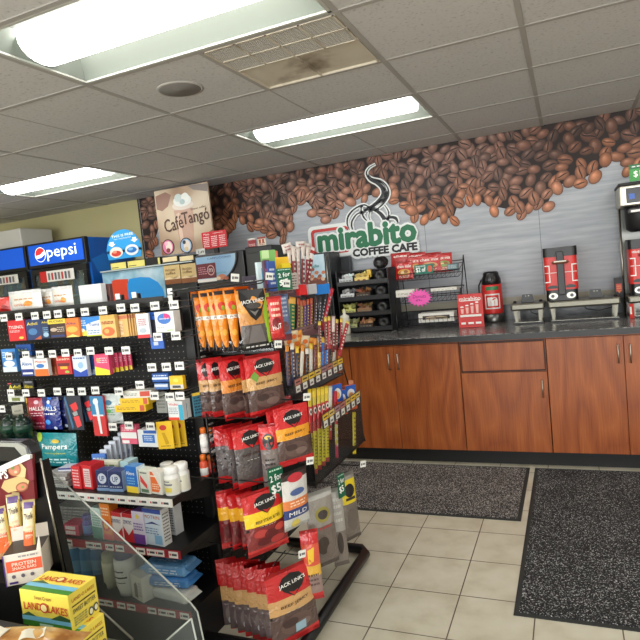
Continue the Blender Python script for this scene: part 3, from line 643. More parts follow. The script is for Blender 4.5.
def server(x, y, z, label):
    e = empty('coffee_server', label, 'coffee server', (x, y, z)); w, d, h = .108, .2, .375
    def rb_(z0, z1, g, mt, name):
        pts = []
        for cx_, cy_, a_ in ((w-g-.03, d-g-.03, 0), (-w+g+.03, d-g-.03, PI/2), (-w+g+.03, g+.03, PI), (w-g-.03, g+.03, 1.5*PI)):
            for i in range(5): t = a_+PI/2*i/4; pts.append((cx_+.03*math.cos(t), cy_+.03*math.sin(t)))
        return B().prism(pts, 'Z', z0, z1, mt).build(name, e)
    kb = mat((18, 18, 20), .35); rd = mat((214, 44, 38), .35)
    rb_(0, .075, .004, kb, 'base'); rb_(.076, .31, .0, rd, 'body'); rb_(.311, h, -.004, kb, 'lid')
    B().box((-.024, -.022, .04), (.024, -.001, .345), kb).build('sight_gauge', e, bevel=.004)
    B().tube([(-.045, -.012, .268), (-.045, -.04, .268), (.045, -.04, .268), (.045, -.012, .268)], .011, mat((120, 70, 44), .3), n=8).build('handle', e)
    B().box((-.04, -.053, .272), (.04, -.049, .28), mat((240, 236, 220), .4)).build('handle_label', e)
    for s_ in (-1, 1):
        mb = B(); mb.prism([(s_*.058+.03*math.cos(t*PI/8), .034+.022*math.sin(t*PI/8)) for t in range(16)], 'Y', -.006, .0, mat((196, 194, 184), .3, .6)); mb.build('button_plate', e)
        mb = B(); mb.prism([(s_*.062+.012*math.cos(t*PI/6), .034+.012*math.sin(t*PI/6)) for t in range(12)], 'Y', -.010, -.006, mat((60, 60, 64), .3)); mb.build('button', e)
        mb = B()
        a, b = s_*.105, s_*.078
        mb.box((min(s_*.026, s_*.104), -.0012, .196), (max(s_*.026, s_*.104), -.0004, .200), wm_)
        for p_ in (((min(a, b), -.0012, .13), (max(a, b), -.0004, .137)), ((min(a, b), -.0012, .245), (max(a, b), -.0004, .252)), ((min(b, b-s_*.007), -.0012, .13), (max(b, b-s_*.007), -.0004, .252))): mb.box(p_[0], p_[1], wm_)
        mb.prism([(s_*.058+.034*math.cos(t*PI/8), .092+.018*abs(math.sin(t*PI/8))**.8*(1 if t <= 8 else -.3)) for t in range(16)], 'Y', -.0014, -.0003, kb)
        mb.build('side_print', e)
    return e
sx_ = at(562, 290, Y=4.44).x
server(sx_, 4.435, CZ+.151, 'red and black coffee server standing on the wide steel stand')
s2_ = server(x2+.13, 4.435, CZ+.151, 'red and black coffee server under the brewer at the right edge')
mb = B(); mb.text('MIRABITO', lambda x, y: (x-.055, -.002, y+.29), .07, .016, wm_); mb.build('name_print', s2_)
# brewer at the right edge
by = 4.64; bx0 = at(617, 190, Y=by).x
br_ = empty('coffee_brewer', 'tall steel and black coffee brewer cut by the right edge of the photo', 'coffee brewer', (bx0, by, CZ))
zt1 = zof(622, 186, Y=4.48)-CZ; zt0 = zof(622, 207, Y=4.48)-CZ; zb0 = zof(630, 232, Y=4.48)-CZ
B().box((0, -.16, zt0), (.48, .2, zt1), mat((190, 186, 170), .28, .9)).build('head', br_, bevel=.01)
B().box((-.004, -.165, zt1+.0005), (.484, .2, zt1+.018), BK).build('top_cover', br_, bevel=.004)
B().box((.04, -.166, zt0+.02), (.44, -.1605, zt1-.02), mat((26, 28, 34), .2)).build('control_panel', br_, bevel=.002)
B().box((.056, -.168, zt0+.045), (.09, -.166, zt0+.08), mat((46, 96, 190), .3)).build('display', br_)
B().box((.015, .13, .0), (.465, .2, zt0-.001), mat((120, 120, 116), .3, .9)).build('rear_column', br_)
B().tube([(.012, .09, .0), (.012, .09, zt0)], .008, STEEL, n=10).build('support_rod', br_)
B().lathe([(.055, zb0), (.085, zb0+.02), (.09, zt0-.03), (.09, zt0-.001)], BK, c=(.12, -.07, 0), n=28).build('brew_basket', br_)
B().box((.045, -.19, zt0-.05), (.195, -.155, zt0-.022), mat((30, 30, 32), .3)).build('basket_handle', br_, bevel=.004)
B().box((.06, -.193, zt0-.045), (.12, -.1905, zt0-.03), wm_).build('basket_label', br_)
p = at(636, 176, Y=4.42)
carton('price_sign', 'small green price sign standing on top of the coffee brewer', 'sign', (p.x+.05, 4.46, CZ+zt1+.019), .17, .11, .003, (66, 156, 76), [('r', 0, .72, 1, 1, (30, 110, 60)), ('t', '$1.99', .5, .4, .7, .4, (240, 245, 235), 0, .06), ('l', .1, .78, .9, .94, 1, (230, 240, 230))])
dv = carton('sample_dispenser', 'small black box with a red and orange sticker between the two red servers', 'dispenser', (at(622, 300, Y=4.50).x, 4.69, CZ+.115), .058, .15, .03, (22, 22, 24), [('r', .18, .35, .82, .72, (224, 62, 40)), ('p', [(.25, .4), (.5, .25), (.75, .4)], (240, 120, 50)), ('l', .25, .45, .75, .65, 2, (250, 170, 90))])
B().box((-.008, .03, -.02), (.008, .15, .04), BK).build('bracket', dv)
carton('tea_card', 'narrow red card leaning beside the stand at the right edge', 'card', (at(632, 318, Y=4.40).x, 4.385, CZ), .03, .1, .004, (196, 50, 44), [('r', .1, .3, .5, .8, (236, 230, 220))], rz=.3)
# ------------------------------------------------------------------ machines left of the counter
def pxbox(x0, x1, y, py): return at(x0, py, Y=y).x, at(x1, py, Y=y).x
# frozen drink machine
fy = 4.25; X0, X1 = pxbox(104, 197, fy, 285); zt_ = zof(150, 267, Y=fy); m_ = empty('frozen_drink_machine', 'wide frozen drink machine with ice pictures, red and blue slush print', 'drink machine', (0, fy, CZ))
fmw = X1-X0
B().box((X0, 0, 0), (X1, .45, zt_-CZ), mat((36, 38, 42), .4)).build('body', m_, bevel=.01)
B().box((X0, -.03, zt_-CZ+.001), (X1, .3, zt_-CZ+.012), mat((196, 210, 216), .3, .3)).build('top_trim', m_)
icem = noise_mat('ice_print', [(.3, (96, 140, 166)), (.5, (140, 180, 200)), (.7, (186, 208, 220)), (.85, (150, 180, 200))], 5, .35, detail=5, distort=.6)
xa = at(166, 285, Y=fy).x
B().box((X0+.004, -.012, .2), (xa, -.001, zt_-CZ-.004), icem).build('ice_print', m_)
# slush picture bottom-left: red and blue swirl
mb = B(); q0 = at(112, 290, Y=fy); 
def fp(px, py, e): p = at(px, py, Y=fy-.0125); return (p.x, -.0125-e, p.z-CZ)
mb.add([fp(*a, .0005) for a in ((112, 304), (112, 281), (116, 279.5), (128, 279), (129, 302))], [(0, 4, 3, 2, 1)], mat((206, 66, 44), .35))
pts = [(129, 302), (127.5, 284), (129.5, 279), (140, 277), (150, 277.5), (158, 282), (163, 289), (165, 298), (155, 301)]
mb.add([fp(*a, .001) for a in pts], [tuple(range(len(pts)))], mat((30, 140, 214), .35)); mb.build('slush_print', m_)
# header strip with yellow labels + free sample disc
hy = fy-.02
a0, a1 = pxbox(110, 161, hy, 264); z0, z1 = zof(135, 269, Y=hy), zof(135, 262, Y=hy)
B().box((a0, -.02, z0-CZ+.012), (a1, .1, z1-CZ+.02), BK).build('menu_strip', m_)
mb = B()
for u, v in ((111, 126), (128, 145), (158.5, 160.5)):
    b0, b1 = at(u, 265, Y=hy).x, at(v, 265, Y=hy).x; mb.box((b0, -.022, z0-CZ+.018), (b1, -.02, z1-CZ+.012), mat((224, 214, 120), .5))
    mb.box((b0+.01, -.0225, z0-CZ+.03), ((b0+b1)/2, -.0215, z0-CZ+.036), mat((60, 60, 60), .5))
mb.build('menu_label', m_)
dc = at(124, 246, Y=hy); dx0, dx1 = pxbox(106, 141.5, hy, 247); dw = (dx1-dx0)/2; zlo = zof(124, 262, Y=hy)+.012+.02
dc_z = zof(124, 229, Y=hy)-dw
blue = (44, 152, 220)
mb = B(); pts = [(-dw*.93, 0), (dw*.93, 0), (dw, .08)]+[(dw*math.cos(t*PI/16), dc_z-zlo+dw*math.sin(t*PI/16)) for t in range(17)]+[(-dw, .08)]
mb.prism(pts, 'Y', 0, .006, mat(blue, .4)); ds = mb.build('round_top_sign', loc=((dx0+dx1)/2, hy, zlo)); tag(ds, 'light blue round-topped sign with two arrows on the frozen drink machine', 'sign')
mb = B(); hh = dc_z-zlo+dw; fnn = lambda u, v, e: ((u-.5)*2*dw, -e, v*hh)
do_prints(mb, [('t', 'THIS IS FREE', .5, .80, .62, .085, (240, 246, 250), .03, .05), ('t', 'TRY, TASTE & MIX', .5, .69, .5, .05, (230, 240, 248), .03, .03), ('p', [(.12, .62), (.24, .62), (.24, .54), (.29, .54), (.18, .44), (.07, .54), (.12, .54)], (240, 246, 250)), ('p', [(.78, .68), (.88, .68), (.88, .60), (.93, .60), (.83, .50), (.72, .60), (.78, .60)], (240, 246, 250)), ('e', .28, .24, .19, .19, (224, 220, 210)), ('e', .28, .2, .14, .1, (200, 60, 50)), ('e', .24, .26, .06, .05, (230, 150, 120)), ('e', .73, .26, .19, .19, (220, 226, 228)), ('e', .73, .26, .14, .1, (40, 110, 190)), ('e', .70, .29, .07, .05, (120, 180, 220))], fnn, 2*dw, hh); mb.build('sign_print', ds)
# frozen coffee pair: tan panels, strips and round signs
for i, (a, b) in enumerate(((164.5, 180.5), (181.5, 197))):
    y = fy-.02; x0_, x1_ = pxbox(a, b, y, 275); t0, t1 = zof((a+b)/2, 284-i*1.5, Y=y), zof((a+b)/2, 265-i*1.5, Y=y)
    mb = B(); mb.box((x0_, -.024, t0-CZ), (x1_, -.013, t1-CZ), mat((206, 180, 126), .4)); mb.build('flavor_panel', m_)
    w_, h_ = x1_-x0_, t1-t0; mb = B(); do_prints(mb, [('r', 0, .0, 1, .3, (130, 78, 44)), ('p', [(0, .3), (.3, .38), (.6, .28), (1, .4), (1, .25), (0, .25)], (226, 200, 160)), ('t', 'FROZEN', .42, .74, .6, .11, (110, 70, 44)), ('t', 'coffee', .42, .58, .6, .14, (110, 70, 44))], lambda u, v, e: (x0_+u*w_, -.0245-e, t0-CZ+v*h_), w_, h_); mb.build('flavor_print', m_)
    s0, s1_ = zof((a+b)/2, 262-i, Y=y), zof((a+b)/2, 256-i, Y=y); mb = B(); mb.box((x0_, -.03, s0-CZ), (x1_, .1, s1_-CZ), BK); mb.box((x0_+.01, -.032, s0-CZ+.006), (x1_-.01, -.03, s1_-CZ-.006), mat((230, 214, 170), .5)); mb.build('flavor_strip', m_)
    ctr = at(168.5+18*i, 247-1.5*i, Y=y); r = .056; mb = B(); mb.prism([(r*1.15*math.cos(t*PI/12), r*1.2*math.sin(t*PI/12)) for t in range(24)], 'Y', 0, .004, mat((40, 36, 36), .5))
    o = mb.build('flavor_disc', m_, loc=(ctr.x, -.025, ctr.z-CZ)); mb = B()
    do_prints(mb, [('e', 0, 0, r*1.0, r*1.05, [(214, 120, 160), (150, 180, 214)][i]), ('e', .01, .0, r*.6, r*.85, (226, 214, 204)), ('e', .0, -.03, r*.4, r*.35, [(130, 60, 56), (210, 190, 150)][i]), ('e', -.015, .03, r*.3, r*.3, [(240, 180, 200), (60, 56, 60)][i])], lambda u, v, e: (u, -e-.0003, v), 1, 1); mb.build('flavor_picture', o)
# cafe tango poster
py_ = 4.48; a = at(184, 215, Y=py_); x0_, x1_ = pxbox(157, 211, py_, 217); z0, z1 = zof(184, 253, Y=py_), 2.335
tanm = noise_mat('poster_print', [(.3, (168, 138, 112)), (.5, (206, 186, 160)), (.7, (222, 208, 184))], 2.6, .35, detail=1)
po = B().box((x0_-a.x, 0, 0), (x1_-a.x, .02, z1-z0), tanm).build('hanging_poster', loc=(a.x, py_, z0)); tag(po, 'tan iced coffee poster hanging in front of the coffee bean wall', 'poster')
w_, h_ = x1_-x0_, z1-z0; mb = B()
do_prints(mb, [('p', [(.0, .92), (.0, .72), (.1, .68), (.22, .74), (.3, .9), (.2, .96)], (150, 112, 96)), ('p', [(.0, .22), (.1, .2), (.16, .1), (.1, 0), (0, 0)], (170, 110, 88)), ('p', [(1, .3), (.86, .24), (.8, .1), (.82, 0), (1, 0)], (140, 92, 76)), ('p', [(.62, 1), (.98, .98), (.98, .86), (.72, .92)], (146, 136, 132)), ('p', [(.32, .66), (.68, .66), (.62, 0), (.38, 0)], (196, 160, 140)), ('p', [(.35, .60), (.42, .62), (.46, 0), (.40, 0)], (218, 190, 170)), ('e', .5, .72, .2, .07, (224, 212, 200)), ('e', .5, .79, .17, .09, (232, 236, 232)), ('e', .43, .84, .07, .06, (206, 220, 218)), ('e', .56, .83, .07, .07, (240, 244, 240)), ('e', .5, .77, .05, .04, (180, 200, 200)),
  ('t', 'Café', .29, .46, .36, .2, (84, 52, 40), .14, .03), ('t', 'Tangó', .71, .5, .5, .24, (84, 52, 40), .06, .03), ('t', 'frozen coffee', .78, .645, .28, .03, (90, 60, 46), .06)], lambda u, v, e: ((u-.5)*w_, -e, v*h_), w_, h_); mb.build('poster_print', po)
mb = B()
for s_ in (-.4, .4): mb.tube([(s_*w_, .01, h_), (s_*w_, .01, H-z0)], .002, STEEL, n=5)
mb.build('hanging_wire', po)
# cappuccino machine with curved picture front
cy_ = 4.2; X0, X1 = pxbox(197, 245, cy_, 270); zt2 = zof(220, 250, Y=cy_); cm2 = empty('cappuccino_machine', 'black cappuccino machine with a rounded coffee picture front', 'coffee machine', (0, cy_, CZ))
# front outline follows the quarter-round picture
w_ = X1-X0; h_ = zt2-CZ
B().box((X0, .0, 0), (X1, .5, h_-.02), mat((40, 40, 44), .35)).build('body', cm2, bevel=.01)
Xp = at(238, 260, Y=cy_).x; z_b = zof(215, 282, Y=cy_)-CZ
def arc(g): return [(X0+.004+g, z_b+g)]+[(X0+.004+g+(Xp-X0-2*g)*(1-.38*(k/12)**2.4), z_b+g+(h_-.03-z_b-2*g)*(1-k/12)) for k in range(12, -1, -1)]+[(X0+.004+g, h_-.03-g)]
mb = B(); mb.prism(arc(0), 'Y', -.02, -.001, mat((60, 62, 66), .3)); mb.build('picture_frame', cm2)
mb = B(); mb.prism(arc(.012), 'Y', -.024, -.0205, noise_mat('cup_print', [(.2, (96, 140, 190)), (.5, (150, 186, 214)), (.75, (206, 222, 230))], 2.5, .3, detail=2)); mb.build('coffee_picture', cm2)
mb = B(); pw, ph = Xp-X0, h_-.03-z_b
do_prints(mb, [('e', .62, .16, .1, .1, (190, 120, 90)), ('e', .52, .12, .07, .07, (220, 190, 160)), ('e', .72, .1, .06, .06, (170, 96, 70)), ('e', .42, .1, .06, .05, (200, 150, 120)), ('t', 'CAPPUCCINO', .6, .86, .56, .07, (70, 90, 130)), ('t', 'iced & latte', .62, .32, .24, .06, (60, 150, 140)), ('r', .04, .16, .5, .7, (98, 26, 40)), ('e', .38, .44, .09, .19, (196, 150, 150)), ('e', .38, .44, .07, .15, (98, 26, 40)), ('t', 'm', .38, .44, .09, .13, (214, 190, 190)), ('l', .08, .3, .28, .6, 4, (190, 130, 140)), ('r', .04, .03, .5, .14, (226, 224, 220))], lambda u, v, e: (X0+u*pw, -.025-e, z_b+v*ph), pw, ph); mb.build('menu_print', cm2)
# red menu board standing on the machine
ry = 4.32; x0_, x1_ = pxbox(202, 227, ry, 240); zr, z1 = zof(214, 248, Y=ry), zof(214, 231, Y=ry)
z0 = CZ+h_-.019
mbd = carton('menu_board', 'red menu board with white rows standing on the cappuccino machine', 'sign', ((x0_+x1_)/2, ry, zr), x1_-x0_, z1-zr, .005, (204, 34, 48), [('t', 'Menu', .2, .86, .22, .12, WHITE), ('t', 'cappuccino', .66, .88, .4, .07, WHITE)]+[('l', .06+.32*i, .08, .3+.32*i, .74, 6, (240, 220, 220)) for i in range(3)])
B().box((-.02, .006, z0-zr), (.02, .03, .03), BK).build('stand', mbd)
x0_, x1_ = pxbox(197, 206, ry, 245); carton('price_card', 'small white price card in front of the red menu board', 'card', ((x0_+x1_)/2, ry-.03, z0), x1_-x0_, .058, .003, (226, 228, 222), [('t', '1.49', .6, .5, .6, .4, (50, 50, 54), 0, .04)])
ry = 4.35
x0_, x1_ = pxbox(236, 253, ry, 240); zz = zof(244, 247, Y=ry)
# black brewer tower behind
ky = 4.15; X0, X1 = pxbox(246, 273, ky, 262); kt = zof(258, 246, Y=ky)-CZ
bt = empty('coffee_machine', 'plain black coffee machine tower right of the rounded cappuccino machine', 'coffee machine', ((X0+X1)/2, ky, CZ)); w_ = (X1-X0)/2
B().box((-w_, 0, 0), (w_, .45, kt), mat((28, 29, 32), .35)).build('body', bt, bevel=.008); B().box((-w_+.015, -.006, .15), (w_-.015, -.0005, kt-.05), mat((36, 37, 40), .3)).build('front_door', bt, bevel=.003)
for i, c in enumerate(((150, 40, 48), (224, 212, 190))):
    x0_, x1_ = pxbox(236.5+8.5*i, 244+8.5*i, ky+.05, 241); carton('product_card', ['dark red product card on top of the black machine', 'white product card with two cups on top of the black machine'][i], 'card', (X0+.03+.09*i, ky+.08, CZ+kt+.0005), .075, .075, .003, c, [('l', .1, .1, .9, .4, 2, (230, 200, 190) if i == 0 else (150, 60, 50)), ('r', .0, .8, 1, 1, (206, 200, 196) if i == 0 else (150, 60, 50))]+([('p', [(.2, .3), (.4, .3), (.45, .75), (.15, .75)], (170, 80, 50)), ('p', [(.6, .3), (.8, .3), (.85, .75), (.55, .75)], (170, 80, 50))] if i else []))
# machine with picture at (305-330)
ty = 4.5; X0, X1 = pxbox(303, 331, ty, 275); kt = zof(318, 253, Y=ty)-CZ
tm = empty('touch_coffee_machine', 'black coffee machine with an ice coffee picture behind the candy rack', 'coffee machine', ((X0+X1)/2, ty, CZ)); w_ = (X1-X0)/2
B().box((-w_, 0, 0), (w_, .25, kt), mat((32, 33, 36), .35)).build('body', tm, bevel=.008)
B().box((-w_+.015, -.008, kt-.26), (w_-.045, -.0005, kt-.012), noise_mat('ice_cup_print', [(.3, (120, 172, 206)), (.6, (200, 222, 230))], 5, .3)).build('picture_panel', tm)
mb = B(); do_prints(mb, [('r', 0, 0, 1, .2, (120, 66, 50))]+[('e', .15+.18*(k % 5)+.05*(k//5), .2+.13*(k//5)+.06*math.sin(k*3), .09, .06, [(200, 120, 80), (226, 190, 160), (150, 80, 56)][k % 3]) for k in range(13)]+[('t', 'iced coffee', .45, .62, .6, .1, (30, 130, 120))], lambda u, v, e: (-w_+.015+u*(2*w_-.06), -.0085-e, kt-.26+v*.248), 2*w_-.06, .248); mb.build('picture_print', tm)
B().tube([(w_-.02, -.03, .05), (w_-.02, -.03, kt-.03)], .006, STEEL, n=8).build('front_rod', tm)
X0, X1 = pxbox(332, 351, 4.76, 275); kt = zof(342, 257, Y=4.76)-CZ
o = B().box((-(X1-X0)/2, 0, 0), ((X1-X0)/2, .06, kt), mat((44, 46, 50), .4)).build('storage_tower', loc=((X0+X1)/2, 4.762, CZ), bevel=.006); tag(o, 'plain dark grey tower behind the lid organizer', 'cabinet')
# ------------------------------------------------------------------ drink coolers
def cooler(x0, x1, y, zt, label, text):
    e = empty('drink_cooler', label, 'cooler', (x0, y, 0)); w = x1-x0; d = .62; fr = mat((24, 25, 28), .35); ins = mat((40, 60, 66), .5)
    mb = B(); mb.box((.02, .03, .02), (.035, d, zt), fr); mb.box((w-.03, .03, .02), (w, d, zt), mat((22, 90, 176), .3)); mb.box((.035, d-.02, .02), (w-.031, d, zt), ins); mb.box((.035, .03, zt-.24), (w-.031, d-.021, zt), fr); mb.box((.035, .03, .02), (w-.031, d-.021, .25), fr); mb.build('body', e)
    B().box((.0, -.02, zt-.235), (w, .028, zt+.006), fr).build('header_frame', e, bevel=.004)
    B().box((.03, -.026, zt-.205), (w-.025, -.0205, zt-.012), emit_mat((10, 74, 178), .35)).build('header_sign', e)
    dr = B().box((.02, -.02, zt-.30), (w-.02, .02, zt-.245), fr); dr.box((.02, -.02, .25), (.06, .02, zt-.301), fr); dr.box((w-.06, -.02, .25), (w-.02, .02, zt-.301), fr); dr.box((.061, -.02, .25), (w-.061, .02, .32), fr)
    dr = dr.build('door', e); B().box((.061, -.004, .321), (w-.061, .002, zt-.301), clear_mat('cooler_glass', (206, 226, 230), .05, .12)).build('door_glass', dr)
    B().tube([(w-.04, -.021, 1.3), (w-.04, -.06, 1.28), (w-.04, -.06, .95), (w-.04, -.021, .93)], .008, STEEL, n=8).build('door_handle', dr)
    for z in (.55, .85, 1.15, 1.45): B().box((.05, .06, z), (w-.045, d-.03, z+.012), mat((190, 194, 196), .5)).build('shelf', e)
    B().box((.08, d-.03, .4), (.12, d-.021, zt-.3), emit_mat((200, 230, 240), 1.5)).build('interior_lamp', e)
    if text:
        mb = B(); zc = zt-.108
        f = lambda dx, dz: (lambda x, y: (dx+x, -.0272, dz+y))
        mb.text('pepsi', f(w*.61, zc-.004), w*.5, .135, emit_mat((235, 242, 250), .7), bold=.0); mb.build('sign_lettering', e)
        mb = B(); c0_ = (w*.245, zc); R_ = .066
        def disc(u0, u1, col, eps, top=None):
            n = 20; P_ = [(math.cos(t*2*PI/n), math.sin(t*2*PI/n)) for t in range(n)]; return P_
        N_c = 32; rim = [(c0_[0]+R_*1.07*math.cos(2*PI*t/N_c), -.0268, c0_[1]+R_*1.07*math.sin(2*PI*t/N_c)) for t in range(N_c)]; mb.add(rim, [tuple(range(N_c))], emit_mat((236, 240, 244), .7))
        def seg(f0, f1, mt, eps):
            top_, bot = [], []
            for k in range(17):
                x = -1+2*k/16; yl = math.sqrt(max(0, 1-x*x)); a_ = max(-yl, min(yl, f0(x))); b_ = max(-yl, min(yl, f1(x))); top_.append((c0_[0]+R_*x, -.0270-eps, c0_[1]+R_*b_)); bot.append((c0_[0]+R_*x, -.0270-eps, c0_[1]+R_*a_))
            mb.add(bot+top_, [(k, k+1, 18+k, 17+k) for k in range(16)], mt)
        seg(lambda x: .12+.35*x-.1*math.cos(3*x), lambda x: 2, emit_mat((214, 40, 44), .6), .0003); seg(lambda x: -2, lambda x: -.35+.25*x-.1*math.cos(3*x), emit_mat((14, 60, 170), .6), .0003)
        mb.build('sign_emblem', e)
    return e
cz = 1.985; cyy = 4.2; xa, xb = at(27.5, 246, Y=cyy).x, at(85.5, 238, Y=cyy).x; cw = xb-xa
cooler(xa, xb, cyy, cz, 'blue-topped glass door drink cooler with the round emblem and white lettering', True)
cooler(xa-cw-.02, xa-.02, cyy, cz, 'blue-topped drink cooler at the left edge of the photo', False)
for k, (u0, u1, v0, v1) in enumerate(((40, 74, 270, 281), (-14, 18, 276, 285))):
    y = cyy-.035; x0_, x1_ = pxbox(u0, u1, y, (v0+v1)/2); z0 = zof((u0+u1)/2, v1, Y=y); 
    carton('price_strip', ['white price strip with a red end on the lettered cooler door', 'white price strip with a green end on the cooler at the left edge'][k], 'sign', ((x0_+x1_)/2, y, z0), x1_-x0_, zof((u0+u1)/2, v0, Y=y)-z0, .008, (222, 220, 214), [('r', 0, 0, .2, 1, (200, 40, 44) if k == 0 else (60, 130, 70))]+[('r', .24+.1*i, .15, .3+.1*i, .8, [(120, 110, 110), (180, 60, 60), (90, 90, 110)][i % 3]) for i in range(7)])
bcol = [(40, 110, 150), (90, 150, 170), (180, 60, 50), (60, 130, 170), (196, 120, 60), (40, 90, 150), (120, 170, 180)]
for c_, xo in enumerate((xa, xa-cw-.02)):
    bot0 = None
    for k in range(8):
        o = B().lathe([(.03, 0), (.033, .01), (.033, .14), (.024, .17), (.013, .2), (.014, .225), (.012, .228)], mat(bcol[(k+c_*3) % 7], .25), n=14).build('drink_bottle', loc=(xo+.12+k*.067, cyy+.12, 1.463)); nm = ['lettered', 'left-edge'][c_]
        tag(o, 'drink bottle, %s from the left, on the top shelf of the %s cooler' % (['first', 'second', 'third', 'fourth', 'fifth', 'sixth', 'seventh', 'eighth'][k], nm), 'bottle', 'bottles in the %s cooler' % nm)
# side picture of the cooler: flowing lighter blue
mb = B(); xs_ = xb+.0006
do_prints(mb, [('p', [(0, .9), (.3, .93), (.8, .86), (1, .9), (1, .8), (.6, .74), (.2, .8)], (30, 120, 206)), ('e', .5, .72, .3, .06, (60, 150, 220)), ('e', .4, .6, .3, .05, (90, 170, 226))], lambda u, v, e: (xs_+e, cyy+.04+u*.56, .02+v*1.95), .56, 1.95); o = mb.build('side_picture'); o.parent = bpy.data.objects['drink_cooler']; o.location = (-xa, -cyy, 0)
X0, X1 = pxbox(-30, 21, 4.3, 238); zq = zof(8, 230, Y=4.3)
o = B().box((X0, 4.3, cz+.007), (X1, 4.7, zq), mat((206, 204, 196), .6)).build('cardboard_box', bevel=.01); tag(o, 'pale grey box on top of the left-edge cooler', 'box')
# ------------------------------------------------------------------ shelving unit on the left (pegboard back, shelves, hooks)
GX0, GX1, GY = -3.3, -1.47, 2.03
gm_ = mat((14, 14, 15), .5); g2 = mat((18, 18, 20), .45)
gon = empty('shelving_unit', 'long black pegboard shelving unit full of medicine and toiletries', 'shelving', (0, 0, 0))
B().box((GX0, GY, .14), (GX1, GY+.012, 1.375), peg_mat()).build('pegboard_panel', gon)
B().box((GX0, GY+.02, .0), (GX1, GY+.05, 1.37), gm_).build('core_panel', gon)
for x in (GX0+.02, GX1+.005): B().box((x-.022, GY-.03, 0), (x+.022, GY+.06, 1.395), gm_).build('upright_post', gon, bevel=.003)
B().box((GX0, 1.90, 1.365), (GX1-.02, 2.22, 1.378), g2).build('top_deck', gon)
B().box((GX0, 1.892, 1.352), (GX1-.02, 1.899, 1.388), gm_).build('top_rail', gon)
SH = [(.635, 1.70), (.43, 1.71), (.175, 1.73)]     # (top of shelf, front edge)
stripw = mat((226, 224, 216), .5); stripr = mat((158, 34, 48), .5)
for k, (z, y) in enumerate(SH):
    x1 = GX1+.065
    if k < 2:
        B().box((GX0, y, z-.03), (x1, GY-.002, z), g2).build('shelf', gon)
        B().prism([(GY-.03, z-.10), (GY-.003, z-.10), (GY-.003, z-.031), (y+.05, z-.031)], 'X', x1-.006, x1, gm_).build('shelf_bracket', gon)
    else: B().box((GX0, y, 0), (x1, GY-.002, z), g2).build('base_deck', gon)
    sp = B().box((GX0, y-.006, z-.032), (x1, y-.0005, z-.001), [stripw, stripr, stripr][k]).build('price_strip', gon)
    mk_ = mat((232, 231, 226), .5); ik = mat((70, 70, 74), .5); rd_ = mat((200, 40, 50), .5); pl = None
    for q in range(28):
        x = x1-.03-q*.052-(0 if k == 0 else (.012 if q % 3 == 1 else 0))
        if k and q % 5 == 4: continue
        if pl is None: pl = B().box((-.021, y-.0075, z-.029), (.021, y-.0062, z-.004), mk_).box((-.017, y-.0082, z-.02), (-.011, y-.0076, z-.012), rd_).box((-.007, y-.0082, z-.02), (.016, y-.0076, z-.012), ik).build('price_label', sp)
        else: pl = pl.copy(); COL.objects.link(pl); pl.parent = sp
        pl.location = (x, 0, 0)
# peg hooks with price tags: (tag x, tag y) in the photo; tag plane Y=1.78
hook = None
tagm = mat((230, 230, 224), .5); wire = mat((150, 150, 148), .35, .8)
def peg_hook(px, py, Y=1.86):
    global hook
    p = at(px, py, Y=Y); l = GY-Y
    if hook is None:
        mb = B(); mb.tube([(0, 0, .018), (0, .06, .012), (0, l, .012)], .0018, wire, n=5); mb.tube([(0, .018, -.004), (0, .03, -.012), (0, l, -.012)], .0022, wire, n=5)
        hook = mb.build('peg_hook', gon)
        mb = B(); mb.box((-.0165, -.0015, -.012), (.0165, .0, .013), tagm); mb.box((-.013, -.0022, -.004), (-.008, -.0016, .005), mat((60, 60, 64), .5)); mb.box((-.005, -.0022, -.003), (.012, -.0016, .004), mat((90, 90, 94), .5)); mb.build('price_tag', hook); h = hook
    else:
        h = hook.copy(); COL.objects.link(h); h.parent = gon; c = hook.children[0].copy(); COL.objects.link(c); c.parent = h
    h.location = (p.x, p.y, p.z); h.children[0].scale = (1.3, 1, 1.3)
tags = [(4, 318), (19, 317), (35, 316), (47, 315), (58, 314), (71, 313), (85, 312), (103, 310.5), (121, 308), (135, 308), (155, 306), (174, 305), (158, 337), (176, 336),
 (9, 356.5), (26, 355), (40, 354.5), (52.5, 354), (65.5, 353), (78, 353), (90.5, 351), (109, 351), (126, 350.5), (152, 367.5), (166.5, 367), (179.5, 366),
 (11, 393), (26, 393), (41.5, 393), (57.5, 391.5), (70.5, 392), (82, 391.5), (95.5, 390.5), (119, 391.5), (140, 385), (154.5, 396), (170, 397), (180, 396), (2, 409), (113, 427), (129, 425.5), (150.5, 426.5)]
for t in tags: peg_hook(*t)
# --- goods hanging on the hooks.  x0,y0,x1,y1 in the photo on the plane Y
def hang(name, label, cat, r, col, prints, Y=1.885, d=.02, n=1, group=None, rz=0, gap=.028, top=None, side=None, backlabel=None, step=0):
    b, w, h = slot(*r, dict(Y=Y), rz); o = carton(name, label, cat, b, w, h, d, col, prints, rz=rz, group=group if n == 1 else None, side=side, top=top)
    for k in range(1, n):
        clone(o, (b.x+step*k, b.y+max(gap, d+.003)*k, b.z), label=backlabel or 'box hidden '+' '.join(('behind the '+label).split()[:13]), group=group or name+' row')
    return o
def pk(name, label, cat, r, bands, prints, Y=1.885, t=.03, n=1, rz=0, gap=.035, seed=1, backlabel=None, group=None, rot=0, taper=0, step=0):
    b, w, h = slot(*r, dict(Y=Y), rz); o = pouch(name, label, cat, b, w, h, t, bands, prints, rot=(rot, 0, rz), seed=seed, taper=taper)
    for k in range(1, n): clone(o, (b.x+step*k, b.y+gap*k, b.z), label=backlabel, group=group)
    return o
LN = lambda u0, v0, u1, v1, n, c: ('l', u0, v0, u1, v1, n, c)
T = lambda t, u, v, w, h, c, a=0, b=.03: ('t', t, u, v, w, h, c, a, b)
Wt = (240, 240, 236)
